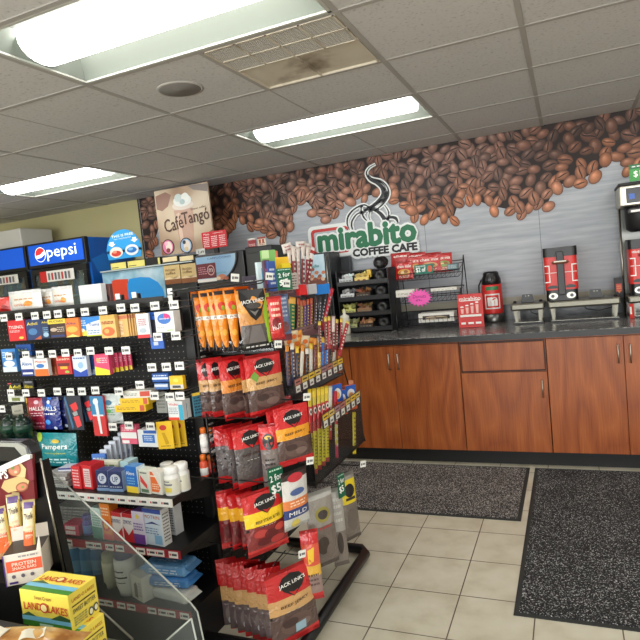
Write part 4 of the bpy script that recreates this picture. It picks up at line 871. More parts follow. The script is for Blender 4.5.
# row 1
hang('pain_relief_box', 'red pain relief box hanging in the upper row, second hook from the left', 'medicine box', (8, 320, 25, 341), (206, 36, 44), [T('TYLENOL', .5, .66, .86, .14, Wt), LN(.1, .4, .7, .52, 2, (240, 200, 200)), ('e', .75, .14, .14, .06, (240, 200, 80))], n=3)
hang('pain_relief_box', 'navy pain relief box with yellow lettering in the upper row', 'medicine box', (26, 319, 41, 340), (28, 54, 104), [T('Advil', .45, .78, .7, .14, (240, 214, 70)), ('e', .45, .4, .3, .16, (70, 120, 170)), ('p', [(.5, .02), (.98, .02), (.98, .2)], (190, 90, 50))], n=2)
hang('cold_medicine_box', 'dark blue box between the navy box and the brown box in the upper row', 'medicine box', (41, 319, 50, 338.5), (30, 48, 84), [T('Advil', .5, .84, .7, .1, (240, 214, 70)), LN(.2, .3, .8, .6, 3, (120, 160, 200)), ('e', .5, .2, .3, .12, (160, 190, 210))])
hang('cold_medicine_box', 'dark brown box with a yellow header in the upper row', 'medicine box', (48.5, 319, 66, 338), (62, 40, 34), [('r', 0, .76, 1, 1, (232, 206, 70)), T('MUCINEX', .5, .88, .8, .12, (60, 50, 40)), ('e', .3, .45, .2, .1, (190, 170, 150)), LN(.5, .3, .95, .6, 3, (200, 180, 160)), ('r', .1, .06, .9, .16, (40, 60, 120))], n=2)
hang('medicine_packet', 'orange medicine packet in the upper row left of the blue and white boxes', 'medicine box', (65, 318, 79, 337), (232, 122, 44), [T('Alka', .45, .72, .7, .12, (60, 40, 110)), ('e', .5, .4, .4, .16, (246, 180, 80)), ('p', [(0, 0), (.5, .15), (1, 0)], (250, 220, 120))], n=2)
hang('medicine_packet', 'blue and yellow medicine packet in the upper row, partly behind the white one', 'medicine box', (76.5, 317, 88, 336), (46, 130, 206), [('r', 0, 0, 1, .28, (222, 214, 80)), LN(.1, .5, .9, .85, 3, (220, 236, 246)), ('e', .4, .3, .3, .1, (240, 240, 220))], Y=1.90)
hang('medicine_packet', 'white packet with a blue swoosh in the upper row', 'medicine box', (86, 316.5, 101, 336), (222, 230, 238), [('p', [(0, .6), (.3, .7), (1, .82), (1, 1), (0, 1)], (40, 130, 210)), T('Tums', .55, .6, .7, .16, (20, 60, 150)), LN(.1, .1, .9, .34, 2, (120, 150, 180)), ('r', .0, 0, 1, .06, (200, 210, 60))], n=2)
for k in range(8):
    r = (116+2.6*k, 314.5-k*.15, 119.5+2.6*k+8, 337-k*.3)
    b, w, h = slot(*r, dict(Y=1.91+.01*k)); 
    if k == 0: o0 = carton('drink_mix_packet', 'thin gold packet in the row of eight behind the peach packet', 'packet', b, w*.9, h, .008, (230, 178, 96), [('r', 0, .8, 1, .95, (206, 110, 50)), ('r', .1, .1, .6, .72, (238, 206, 150)), LN(.15, .2, .6, .6, 6, (190, 120, 70))], rz=.35, group='gold packets in the upper row')
    else: clone(o0, (b.x, b.y, b.z), (0, 0, .35))
hang('drink_mix_packet', 'peach and gold packet at the front of the row of gold packets', 'packet', (100.5, 315, 115.5, 338), (232, 186, 110), [('r', 0, .82, 1, 1, (222, 170, 80)), LN(.1, .58, .9, .76, 2, (150, 90, 50)), ('e', .5, .28, .42, .2, (222, 104, 52)), ('e', .4, .3, .16, .1, (244, 170, 90)), T('Airborne', .5, .68, .8, .08, (190, 90, 40))], Y=1.88)
o = hang('lip_balm_card', 'white and red rounded card between the gold packets and the blue pegged card', 'card', (136.5, 313.5, 149, 338), (226, 226, 226), [('r', 0, 0, 1, .14, (206, 40, 50)), ('e', .5, .62, .4, .3, (206, 210, 214)), LN(.2, .5, .8, .8, 4, (190, 70, 80)), ('e', .5, .3, .28, .1, (180, 190, 200))], d=.012)
hang('thermometer_card', 'blue tall blister card hanging left of the white box with the pink and blue circle', 'card', (149, 312, 162, 349), (40, 96, 190), [('r', .18, .2, .66, .8, (40, 44, 56)), ('r', .25, .1, .6, .2, (190, 200, 214)), ('e', .5, .92, .1, .02, (20, 20, 24))], Y=1.91, d=.008)
hang('strip_box', 'white box with a pink and blue circle at the right end of the upper row', 'medicine box', (155, 311.5, 174, 332.5), (228, 230, 226), [('e', .5, .66, .36, .26, (50, 110, 190)), ('p', [(.5, .9), (.5, .66), (.86, .66), (.8, .82), (.66, .9)], (224, 40, 120)), T('ZzzQuil', .5, .66, .5, .07, Wt), LN(.1, .2, .5, .3, 2, (120, 120, 120)), ('r', .6, .08, .9, .12, (150, 200, 60))], d=.045)
hang('battery_card', 'dark card beside the post at the right end of the upper row', 'card', (174, 311, 180.5, 331), (44, 42, 42), [LN(.1, .2, .9, .8, 5, (110, 100, 90))], Y=1.95)
# row 2
hang('stomach_box', 'light blue box at the left edge of the middle row', 'medicine box', (2, 349, 16, 372), (60, 130, 200), [('r', 0, 0, 1, .22, (210, 220, 228)), LN(.1, .6, .9, .9, 3, (200, 226, 240)), ('e', .5, .36, .4, .14, (220, 232, 240))])
hang('stomach_box', 'blue box high behind the hooks at the left of the middle row', 'medicine box', (16, 344.5, 31, 356), (40, 90, 170), [T('Advil', .4, .5, .6, .3, (200, 214, 110)), LN(.1, .1, .9, .3, 1, (180, 200, 230))], Y=1.95)
hang('stomach_box', 'white and navy box in the middle row left of the orange and white box', 'medicine box', (21, 358, 33.5, 376), (226, 230, 234), [('r', 0, 0, 1, .38, (28, 50, 130)), T('Aleve', .5, .68, .8, .2, (30, 90, 170)), ('r', .1, .1, .9, .2, (230, 230, 230))], n=2)
hang('stomach_box', 'white box with orange bottom in the middle row', 'medicine box', (34.5, 358.5, 48, 376), (232, 232, 228), [('r', 0, 0, 1, .4, (226, 112, 44)), T('Motrin', .5, .82, .8, .14, (206, 80, 50)), ('e', .45, .58, .3, .12, (60, 120, 190))], n=1)
for k in range(3): hang('stomach_box', 'thin orange-brown box edge in the row right of the white and orange box', 'medicine box', (47.5+3*k, 357.5, 50.5+3*k, 375.5), (150, 66, 40), [('r', .2, .1, .8, .5, (200, 120, 70))], Y=1.93, group='orange-brown box edges in the middle row')
hang('stomach_box', 'red box with yellow and brown bands in the centre of the middle row', 'medicine box', (56.5, 356, 71, 374.5), (196, 36, 44), [T('Excedrin', .5, .84, .86, .13, (250, 230, 200)), ('r', .1, .46, .9, .62, (100, 30, 30)), ('r', .25, .3, .75, .44, (230, 180, 60)), ('e', .7, .14, .16, .07, (150, 190, 80))], n=2)
hang('sleep_aid_box', 'blue and white box with a moon in the centre of the middle row', 'medicine box', (73, 356, 87, 376.5), (210, 224, 240), [('p', [(0, 0), (1, 0), (1, .36), (.5, .2), (0, .4)], (30, 70, 170)), ('e', .4, .62, .24, .2, (246, 248, 250)), ('e', .55, .55, .2, .16, (150, 190, 230)), LN(.1, .84, .9, .95, 1, (30, 60, 140))])
for k in range(3): hang('sleep_aid_box', 'thin blue box edge in the row behind the moon box', 'medicine box', (87+2.6*k, 356.5, 89.4+2.6*k, 375.5-.3*k), (60, 100, 176), [('r', .1, .05, .9, .3, (190, 206, 226))], Y=1.93, group='blue box edges in the middle row')
for k in range(5):
    b, w, h = slot(101+5*k, 353.5-k*.3, 113+4*k+2, 373-k*.8, dict(Y=1.91+.02*k)); pr_ = [('p', [(0, 0), (1, .0), (1, .2), (0, .42)], (236, 216, 50)), LN(.2, .5, .9, .8, 3, (250, 200, 210))]
    carton('candy_mix_packet', 'pink packet with a yellow corner in the row behind the largest pink one', 'packet', b, .05, h, .012, (214, 66, 104), pr_, rz=.3, group='pink packets behind the front one')
hang('candy_mix_packet', 'largest pink packet with a yellow bottom at the front of the middle row', 'packet', (94.5, 354, 109, 375), (226, 72, 112), [('p', [(0, 0), (1, .0), (1, .22), (0, .42)], (240, 220, 50)), LN(.2, .55, .9, .85, 3, (250, 200, 210)), ('e', .3, .72, .14, .1, (200, 170, 110))], Y=1.885)
hang('tissue_packet', 'flat blue and white packet hanging at the right of the middle row', 'packet', (152, 373.5, 168, 382), (36, 84, 160), [('r', 0, .3, 1, .55, (210, 224, 236)), LN(.1, .6, .9, .9, 1, (200, 216, 236))], d=.03)
hang('tissue_packet', 'second flat blue and white packet, just under the first', 'packet', (154.5, 383, 168, 389.5), (70, 110, 170), [('r', 0, .4, 1, .8, (206, 214, 226))], d=.03)
hang('battery_card', 'yellow and grey card hanging by the post in the middle row', 'card', (169.5, 376, 183, 389.5), (236, 190, 40), [('r', 0, .05, 1, .36, (206, 204, 200)), ('r', .2, .12, .8, .3, (70, 70, 74)), ('e', .5, .68, .2, .14, (250, 220, 90))], d=.02)
hang('glove_packet', 'pale grey long packet under the flat blue packets', 'packet', (156, 392, 166.5, 413), (150, 152, 146), [LN(.15, .2, .85, .8, 4, (110, 112, 108))], Y=1.94, d=.012)
hang('toothpaste_box', 'white box with teal side and red base at the right of the lower row', 'medicine box', (168, 401, 183, 420), (228, 230, 228), [('r', .72, .0, 1, .8, (60, 170, 200)), ('r', 0, 0, .7, .14, (226, 70, 50)), T('Vicks', .4, .82, .6, .12, (210, 50, 60)), LN(.08, .3, .66, .68, 4, (150, 160, 170))], d=.025, n=2)
# row 3
hang('cough_drop_box', 'black box with yellow lettering at the left of the lower row', 'medicine box', (8, 383, 21, 390), (26, 26, 34), [T('Advil', .5, .4, .9, .6, (236, 220, 60)), ('r', .0, .86, .3, 1, (200, 60, 80))], Y=1.93)
hang('cough_drop_box', 'black box with yellow lettering and grey top, second from the left in the lower row', 'medicine box', (23, 381, 33.5, 390), (30, 30, 36), [T('Aleve', .5, .4, .8, .4, (220, 200, 50)), ('r', .2, .76, .9, 1, (110, 112, 120))], Y=1.93)
hang('bandage_strip', 'white rounded bandage packet hanging under the black boxes', 'packet', (8, 396.5, 24, 402), (214, 216, 206), [('r', .25, .2, .75, .8, (120, 130, 70))], Y=1.91)
pk('cough_drop_bag', 'dark red cough drop bag with yellow left edge in the lower row', 'bag', (28, 396, 47, 431), [(1, (158, 34, 58))], [('r', .0, .05, .06, .95, (226, 180, 50)), T('HALLS', .58, .66, .7, .1, Wt), ('e', .62, .84, .12, .05, (220, 190, 200)), LN(.3, .44, .9, .56, 2, (240, 200, 210)), LN(.3, .1, .9, .3, 2, (200, 120, 140))], Y=1.90)
pk('cough_drop_bag', 'blue cough drop bag in front of the dark red one', 'bag', (43.5, 395, 60.5, 431), [(.86, (20, 40, 128)), (1, (16, 30, 96))], [('p', [(.3, .62), (.7, .62), (.62, .94), (.38, .94)], (40, 120, 220)), T('HALLS', .5, .64, .78, .11, Wt), ('e', .5, .82, .1, .05, (220, 236, 250)), LN(.2, .46, .8, .54, 1, (240, 240, 250)), ('e', .35, .27, .16, .07, (70, 150, 230)), ('e', .7, .1, .09, .045, (210, 220, 240))], Y=1.885)
pk('cough_drop_bag', 'navy cough drop bag behind the blue one', 'bag', (58.5, 394, 72, 430), [(1, (20, 28, 84))], [('e', .6, .14, .12, .045, (180, 190, 220)), LN(.3, .4, .9, .6, 2, (60, 70, 140))], Y=1.915)
for k, (a, b_, c, d_, yy, w_) in enumerate(((66, 395.5, 82, 430, 1.885, 'left'), (81, 395.5, 94, 422, 1.91, 'right'))):
    hang('razor_card', 'dark razor card with a red razor, %s one of two in the lower row' % w_, 'card', (a, b_, c, d_), (40, 46, 60), [('p', [(.3, .72), (.7, .82), (.8, .62), (.5, .52)], (226, 56, 60)), ('p', [(.4, .5), (.7, .56), (.74, .44), (.5, .4)], (160, 164, 166)), ('p', [(.45, .38), (.8, .42), (.9, .14), (.6, .06)], (232, 70, 76)), ('p', [(0, .94), (.1, .98), (.4, .1), (.3, 0)], (60, 110, 150))], Y=yy, d=.006)
hang('toothbrush_card', 'blue and red toothbrush card in the lower row', 'card', (92, 396, 105, 436), (206, 44, 46), [('r', 0, .52, 1, 1, (50, 130, 180)), ('p', [(.3, .94), (.56, .94), (.66, .06), (.5, .06)], (226, 232, 232)), ('e', .42, .86, .2, .08, (230, 240, 244)), ('r', .1, .5, .9, .54, (220, 226, 230))], d=.012)
pk('cotton_bag', 'clear white bag with a green leaf print in the lower row', 'bag', (104, 392, 122, 425), [(1, (196, 206, 204))], [('e', .4, .7, .2, .08, (70, 120, 150)), LN(.2, .3, .7, .6, 4, (110, 160, 130)), ('e', .4, .45, .14, .06, (90, 170, 90))], Y=1.91)
for k, (x_, y_, n_) in enumerate(((118, 412, 'lowest'), (121, 405, 'middle'), (124, 398, 'highest'))):
    b, w, h = slot(x_-(2 if k == 0 else 0), y_-7.5, x_+26, y_, dict(Y=1.885)); carton('ointment_box', 'yellow and white flat box, %s of the three piled on the hook' % n_, 'medicine box', b, w, h-.0015, .055, (238, 194, 24) if k < 2 else (226, 224, 214), [LN(.08, .3, .7, .7, 2, (170, 120, 20)), ('r', .82, .1, .96, .9, (206, 90, 60))] if k < 2 else [('r', .6, .2, .95, .9, (206, 80, 60)), LN(.05, .3, .5, .7, 2, (130, 140, 130))], rz=.12, top=(226, 226, 222) if k < 2 else (230, 228, 220))
# green bottles and hanging tag at the left edge
for k in range(2):
    b, w, h = slot(-2+13*k, 416, 11+13*k, 440, dict(Y=1.80)); o = B().lathe([(w/2, 0), (w/2, h*.75), (w*.35, h*.88), (w*.16, h*.93), (w*.16, h)], mat((8, 34, 24), .2), n=18).build('green_bottle', loc=(b.x, b.y+.03, .6355 if 0 else b.z)); tag(o, 'dark green bottle at the left edge under the hanging tag, %s of two' % ['left', 'right'][k], 'bottle')
    B().lathe([(w*.505, h*.3), (w*.505, h*.6)], mat((16, 56, 38), .4), n=18).build('bottle_label', o)
b, w, h = slot(12, 409, 25, 424, dict(Y=1.875)); o = carton('hanging_card', 'beige swinging tag hanging above the green bottles', 'card', b, .045, .10, .002, (206, 204, 186), [LN(.2, .2, .8, .8, 3, (160, 160, 140))], rz=.9, tilt=.35)
# row 4
pk('wipes_bag', 'teal baby wipes bag hanging below the cough drop bags', 'bag', (38.5, 431, 78, 468), [(1, (24, 134, 142))], [T('Pampers', .5, .6, .66, .17, (236, 240, 236), .02, .05), T('complete', .5, .44, .56, .06, (196, 206, 90), .02), ('e', .1, .84, .09, .12, (170, 200, 70)), ('e', .55, .76, .1, .05, (220, 190, 70)), LN(.24, .16, .84, .32, 2, (190, 224, 224)), ('p', [(.9, 0), (1, .5), (1, 0)], (16, 100, 112))], Y=1.875, t=.05, taper=.06, seed=5)
hang('yellow_packet', 'narrow yellow packet edge left under the teal wipes bag', 'packet', (40.5, 456, 45, 468), (230, 196, 30), [LN(.2, .2, .8, .8, 2, (190, 150, 20))], Y=1.93)
hang('floss_box', 'pink and white box on the hook left of the blue and white flat case', 'medicine box', (121, 425, 136.5, 444), (220, 90, 120), [('r', .0, .3, 1, .62, (232, 232, 230)), ('r', .05, .04, .5, .2, (236, 236, 234)), LN(.1, .68, .8, .9, 2, (250, 200, 210))], d=.025)
hang('floss_case', 'white case with a blue label hanging in the lowest hook row', 'case', (138, 430, 159, 447), (222, 226, 226), [('r', .22, .25, .8, .72, (60, 120, 196)), LN(.3, .36, .7, .66, 3, (220, 230, 240)), ('r', .3, .8, .9, .98, (50, 100, 180))], d=.02, n=2)
for k in range(3):
    hang('glue_card', 'yellow blister card by the post, %s of three' % ['front', 'middle', 'rear'][k], 'card', (157+9*k, 421.5-k, 173+6.4*k, 449-1.2*k), (236, 192, 36), [('e', .42, .78, .22, .1, (200, 60, 50)), ('p', [(.3, .6), (.5, .6), (.72, .2), (.5, .16)], (206, 160, 20)), LN(.2, .08, .8, .14, 1, (120, 90, 30))], Y=1.885+.04*k, d=.004, rz=.25)
# --- shelf 1
def onshelf(name, label, cat, px, py, pw, ph, k, col, prints, d=.06, rz=0, side=None, top=None, dy=.03, sideprints=()):
    """px = centre, py = base in the photo, pw/ph = pixels; stands on shelf k; dy = distance behind the front edge"""
    z, y = SH[k]; Y = y+dy; a, b = at(px-pw/2, py-ph/2, Y=Y), at(px+pw/2, py-ph/2, Y=Y); h = zof(px, py-ph, Y=Y)-zof(px, py, Y=Y)
    return carton(name, label, cat, ((a.x+b.x)/2, Y, z+.0006), b.x-a.x, h, d, col, prints, rz=rz, side=side, top=top, sideprints=sideprints)
for k in range(7):
    onshelf('tablet_box', 'blue and white tablet box, %s of seven in the row behind the green box' % ['first', 'second', 'third', 'fourth', 'fifth', 'sixth', 'seventh'][k], 'medicine box', 100+4.6*k, 481-2.2*k, 12 if k == 0 else 6, 25+k*2.6, 0, (70, 120, 200) if k == 0 else (206, 214, 226), [('r', 0, 0, 1, .4, (200, 210, 224)), LN(.1, .5, .9, .9, 3, (220, 230, 245))] if k == 0 else [('r', .15, .08, .85, .25, (70, 110, 180)), ('r', .2, .4, .8, .5, (150, 160, 190))], d=.012, dy=.14+.022*k, rz=.15)
onshelf('bandage_box', 'green and white long box behind the two navy battery-blue boxes', 'medicine box', 106, 485, 25, 22, 0, (206, 208, 184), [LN(.08, .6, .9, .9, 2, (100, 140, 90)), ('r', 0, .3, 1, .42, (130, 160, 90))], dy=.10, d=.03, rz=.1, top=(222, 224, 206))
for k, w_ in enumerate(('left', 'right')):
    onshelf('red_carton', 'red carton with white print on the upper shelf, %s of two' % w_, 'medicine box', 76.5+10.5*k, 492-.3*k, 9.5+k*2, 22+k*1.5, 0, (206, 36, 44), [LN(.15, .1, .85, .9, 6, (240, 200, 200))] if k == 0 else [('r', .25, .1, .85, .86, (226, 206, 206)), LN(.3, .15, .8, .8, 7, (180, 90, 90))], dy=.03+.004*k, d=.07, rz=-.1, top=(190, 30, 38))
    onshelf('ointment_carton', 'navy carton with white oval on the upper shelf, %s of two' % w_, 'medicine box', 102.5+13*k, 492-.5*k, 11+2*k, 20, 0, (30, 44, 96), [('e', .5, .6, .36, .26, (206, 214, 226)), T('UP', .5, .6, .4, .26, (30, 50, 110)), ('r', 0, 0, 1, .14, (120, 150, 190)), LN(.1, .18, .9, .28, 1, (200, 210, 220))], dy=.03, d=.05, rz=.08, side=(150, 170, 200), top=(46, 64, 120))
onshelf('pill_carton', 'pale teal carton behind the blue and yellow carton', 'medicine box', 126, 491, 8, 24, 0, (176, 210, 214), [LN(.1, .3, .9, .8, 4, (90, 150, 170))], dy=.09)
onshelf('pill_carton', 'blue carton with a yellow base and white name on the upper shelf', 'medicine box', 132, 496, 13, 26, 0, (30, 110, 196), [('r', .0, .0, 1, .24, (236, 206, 60)), T('Aleve', .45, .74, .7, .14, (238, 244, 250)), LN(.15, .3, .8, .6, 3, (130, 190, 230))], side=(206, 222, 234), top=(70, 140, 200), d=.045, rz=-.12)
onshelf('pill_carton', 'white carton with red, green and black print on the upper shelf', 'medicine box', 144, 497, 13, 23, 0, (216, 218, 206), [('r', 0, 0, .16, 1, (40, 70, 50)), ('p', [(.25, .8), (.8, .4), (.8, .2), (.25, .5)], (214, 60, 60)), ('r', .25, .06, .9, .2, (90, 120, 90)), LN(.3, .84, .9, .95, 1, (60, 60, 60))], d=.045, rz=-.15, side=(226, 226, 216), top=(216, 222, 206))
onshelf('pill_carton', 'white and orange carton beside the white bottles on the upper shelf', 'medicine box', 156, 497.5, 13, 22, 0, (228, 224, 214), [('p', [(0, 1), (0, .1), (.7, .1), (.9, .3), (.3, 1)], (232, 112, 50)), LN(.2, .2, .8, .5, 3, (250, 220, 190)), ('r', .05, .78, .6, .84, (250, 236, 220))], d=.05, rz=-.15, side=(214, 214, 206), top=(226, 224, 214))
def bottle(name, label, px, py, pw, ph, k, dy, col, capc, prof=None, lab=None):
    z, y = SH[k]; Y = y+dy; a, b = at(px-pw/2, py-ph/2, Y=Y), at(px+pw/2, py-ph/2, Y=Y); h = zof(px, py-ph, Y=Y)-zof(px, py, Y=Y); r = (b.x-a.x)/2
    p = prof or [(.96, 0), (1, .02), (1, .66), (.8, .74), (.8, .76)]
    o = B().lathe([(r*u, h*v) for u, v in p], mat(col, .3), n=24).build(name, loc=((a.x+b.x)/2, Y+r, z+.0006)); tag(o, label, 'bottle')
    B().lathe([(r*.88, h*.765), (r*.9, h*.78), (r*.9, h*.97), (r*.8, h)], mat(capc, .4), n=24).build('cap', o)
    if lab:
        mb = B(); rr = r*1.01; n = 14
        for (t0, t1, z0, z1, c, e) in lab:
            vs = [((rr+e)*math.cos(-PI/2+t0+(t1-t0)*i/n), (rr+e)*math.sin(-PI/2+t0+(t1-t0)*i/n), h*zz) for zz in (z0, z1) for i in range(n+1)]; mb.add(vs, [(i, i+1, n+2+i, n+1+i) for i in range(n)], mat(c, .4))
        mb.build('bottle_label', o)
    return o
bl = [(-1.4, 1.4, .08, .6, (216, 214, 196), 0), (-.9, .5, .14, .3, (220, 200, 90), .0006), (-.8, .6, .38, .44, (120, 120, 130), .0006), (-.8, .3, .5, .54, (120, 120, 130), .0006)]
bottle('pill_bottle', 'white pill bottle on the upper shelf, left one at the end', 167.5, 498.5, 13, 27, 0, .02, (232, 232, 226), (236, 236, 232), lab=bl)
bottle('pill_bottle', 'white pill bottle on the upper shelf, right one nearest the post', 177, 494, 13, 27, 0, .06, (232, 232, 226), (236, 236, 232), lab=bl)
bottle('pill_bottle', 'white pill bottle half hidden behind the two others on the upper shelf', 163.5, 488, 12, 18, 0, .14, (226, 226, 218), (230, 230, 224))
for k in range(4): onshelf('blister_pack', 'flat grey and white blister pack lying on the upper shelf, %s of four' % ['lowest', 'second lowest', 'second highest', 'highest'][k], 'medicine box', 56+(k % 2)*2, 485, 20, 3.2, 0, (150, 146, 142) if k % 2 else (196, 194, 190), [LN(.1, .2, .9, .8, 1, (120, 110, 120))], d=.07, dy=.03)
for o in [o for o in bpy.data.objects if o.name.startswith('blister_pack')]:
    k = ['lowest', 'second lowest', 'second highest', 'highest'].index(o['label'].split(', ')[1].replace(' of four', '')); o.location.z = SH[0][0]+.0006+k*(.016)
onshelf('nasal_box', 'navy and white box on the upper shelf left of the red cartons', 'medicine box', 67, 486, 13, 17, 0, (36, 50, 120), [('r', 0, .6, 1, .9, (206, 210, 224)), LN(.1, .64, .8, .86, 1, (60, 70, 130))], dy=.06, rz=.2, top=(190, 196, 214))
# --- shelf 2
for k in range(5):
    onshelf('magazine', 'thin grey magazine lying on the middle shelf, %s in its pile' % ['lowest', 'second lowest', 'middle', 'second highest', 'topmost'][k], 'magazine', 70+k*.8, 520, 31, 2.4, 1, (130, 128, 126), [LN(.1, .2, .9, .8, 1, (180, 176, 170))], d=.16, dy=.14, rz=.05*(k-2), top=[(150, 148, 144), (120, 116, 110), (170, 166, 160), (140, 130, 120), (176, 172, 166)][k])
for k, o in enumerate([o for o in bpy.data.objects if o.name.startswith('magazine')]): o.location.z = SH[1][0]+.0006+k*.0135
z, y = SH[1]
onshelf('first_aid_box', 'pink and white flat box on the middle shelf, lower of two', 'medicine box', 71, 536, 16, 5.5, 1, (214, 90, 110), [('r', .2, .2, .8, .8, (236, 228, 226))], d=.07, dy=.02)
o = onshelf('first_aid_box', 'pink and white flat box on the middle shelf, upper of two', 'medicine box', 71, 536, 16, 5.5, 1, (206, 80, 104), [('r', .2, .2, .8, .8, (232, 224, 222))], d=.07, dy=.02); o.location.z += .0205
onshelf('white_carton', 'small white carton at the left of the pink and white boxes', 'medicine box', 60, 532, 6, 11, 1, (206, 210, 204), [LN(.1, .2, .9, .8, 2, (120, 140, 130))], d=.03, dy=.02)
bottle('purple_bottle', 'purple and blue bottle on the middle shelf right of the pink boxes', 84.5, 537, 9, 19, 1, .03, (90, 80, 160), (70, 60, 130), lab=[(-1.4, 1.4, .1, .5, (110, 140, 200), 0)])
bx2 = [(96.5, 538, 11, 30, (196, 220, 214), [('r', 0, 0, 1, .38, (40, 130, 110)), LN(.15, .4, .9, .8, 5, (90, 150, 140))], 'teal and white tall carton on the middle shelf', .02, None),
       (106, 541, 11, 35, (234, 130, 44), [('e', .5, .4, .4, .16, (220, 60, 50)), ('e', .5, .4, .24, .1, (250, 170, 60)), LN(.15, .66, .9, .92, 3, (250, 220, 190)), ('r', 0, 0, 1, .16, (224, 70, 60))], 'orange tall carton on the middle shelf', .02, (236, 170, 60)),
       (117, 542.5, 12, 28, (230, 226, 224), [('p', [(0, 0), (1, 0), (1, .5), (.5, .16), (0, .55)], (200, 40, 50)), ('r', 0, .86, 1, 1, (200, 40, 50)), T('ZYRTEC', .5, .7, .8, .12, (40, 60, 120))], 'red and white carton on the middle shelf, left of two', .02, (200, 40, 50)),
       (128.5, 544, 11, 28, (228, 224, 224), [('p', [(0, 0), (1, 0), (1, .5), (.5, .16), (0, .55)], (196, 36, 46)), ('r', 0, .86, 1, 1, (196, 40, 50)), T('ZYRTEC', .5, .7, .8, .12, (40, 60, 120))], 'red and white carton on the middle shelf, right of two', .02, (196, 40, 50)),
       (138.5, 543.5, 12.5, 32, (214, 206, 224), [('r', 0, 0, 1, .3, (110, 60, 150)), ('e', .5, .84, .16, .07, (220, 200, 90)), LN(.1, .4, .9, .66, 3, (120, 90, 160))], 'purple and white carton on the middle shelf', .015, (120, 90, 160)),
       (153, 546, 20, 36, (206, 220, 234), [('r', 0, .88, 1, 1, (60, 80, 160)), T('MOTRIN', .5, .78, .84, .09, (190, 90, 40)), ('p', [(.05, .56), (.5, .66), (.95, .58), (.5, .6)], (30, 50, 120)), LN(.1, .3, .8, .5, 3, (110, 140, 180)), ('r', .56, .06, .94, .3, (130, 180, 220))], 'widest blue and white carton on the middle shelf, beside the shelf end', .015, (216, 218, 220))]
for (px_, py_, pw_, ph_, c_, pr_, lb_, dy_, top_) in bx2:
    onshelf('medicine_carton', lb_, 'medicine box', px_, py_, pw_, ph_, 1, c_, pr_, d=.045, dy=dy_, rz=-.1, top=top_, side=(222, 222, 220) if 'widest' in lb_ else None, sideprints=[LN(.15, .1, .85, .9, 9, (90, 90, 96))] if 'widest' in lb_ else ())
onshelf('medicine_carton', 'white carton with small print behind the widest blue and white carton', 'medicine box', 170, 538, 11, 31, 1, (216, 218, 220), [LN(.1, .1, .9, .9, 10, (80, 80, 90))], d=.045, dy=.11, rz=-.1)
# --- base deck
for k in range(3):
    bottle('blue_bottle', 'translucent blue bottle with a white cap on the lowest shelf, %s of three' % ['left', 'middle', 'right'][k], 72+11*k, 590-1*k, 12, 36-2*k, 2, .10+.02*k, (70, 140, 190), (206, 216, 222), lab=[(-1.2, 1.2, .15, .45, (110, 170, 206), 0)])
bottle('cream_tube', 'cream coloured tube standing on the lowest shelf left of the tall white tube', 105.5, 596, 11, 34, 2, .05, (206, 206, 176), (196, 196, 166), prof=[(.7, 0), (.7, .12), (.95, .2), (1, .6), (1, .76)])
bottle('lotion_tube', 'tall white tube with a dark band on the lowest shelf, front one', 119, 604, 17, 47, 2, .015, (224, 224, 220), (70, 74, 120), prof=[(.75, 0), (.8, .1), (.95, .2), (1, .6), (1, .76)], lab=[(-.8, .8, .4, .43, (60, 60, 70), 0), (-.6, .5, .52, .55, (90, 90, 100), 0), (-.7, .6, .3, .32, (120, 120, 120), 0)])
bottle('lotion_tube', 'tall white tube with a dark cap on the lowest shelf, rear one', 129, 595, 14, 43, 2, .08, (220, 220, 216), (64, 68, 112), prof=[(.75, 0), (.8, .1), (.95, .2), (1, .6), (1, .76)])
onshelf('cream_box', 'small white box with a grey arch picture on the lowest shelf', 'medicine box', 137, 604, 17, 24, 2, (220, 218, 208), [('p', [(.3, .1), (.3, .6), (.5, .74), (.62, .6), (.6, .1)], (120, 116, 108)), LN(.7, .2, .95, .8, 5, (120, 120, 120))], d=.05, dy=.02, rz=-.35, top=(214, 212, 202))
z, y = SH[2]
def flatpack(label, px0, px1, z0, th, dep, col, dy, rz, prints, name='wipes_pack'):
    Y = y+dy; a, b = at(px0, 590, Y=Y), at(px1, 590, Y=Y); w = b.x-a.x
    mb = B(); mb.box((-w/2+.02, .0, 0), (w/2-.02, dep, th), mat(col, .25, coat=.4)); o = mb.build(name, loc=((a.x+b.x)/2, Y, z0), rot=(0, 0, rz)); tag(o, label, 'wipes')
    bm = o.modifiers.new('soft', 'BEVEL'); bm.width = th*.42; bm.segments = 4
    mb = B(); mb.prism([(-w/2, th*.5-.002), (-w/2+.03, th*.2), (-w/2+.03, th*.8)], 'Y', .012, dep-.012, mat(col, .3)); mb.build('end_seal', o)
    mb = B(); mb.prism([(w/2, th*.5+.002), (w/2-.03, th*.8), (w/2-.03, th*.2)], 'Y', .012, dep-.012, mat(col, .3)); mb.build('end_seal', o)
    lb = B(); do_prints(lb, prints, lambda u, v, e: ((u-.5)*(w-.06), v*(dep-.04)+.02, th+e), w, dep); do_prints(lb, [LN(.1, .3, .9, .7, 2, (200, 214, 226))], lambda u, v, e: ((u-.5)*(w-.08), -e, v*th), w, th); lb.build('printed_label', o)
flatpack('white wipes pack lying at the bottom of the pile on the lowest shelf', 144, 190, z+.001, .05, .09, (220, 220, 214), .03, -.1, [LN(.2, .3, .7, .5, 2, (150, 160, 150))])
flatpack('lower blue wipes pack in the pile on the lowest shelf', 146, 191, z+.052, .045, .10, (70, 134, 200), .04, .1, [LN(.3, .2, .8, .4, 2, (200, 220, 240))])
flatpack('upper blue wipes pack with a white oval lid on top of the pile', 141, 190, z+.098, .055, .11, (104, 160, 214), .04, .05, [('e', .5, .6, .26, .22, (190, 214, 236)), ('e', .5, .6, .2, .16, (120, 170, 220)), LN(.3, .1, .8, .3, 2, (210, 226, 244))])
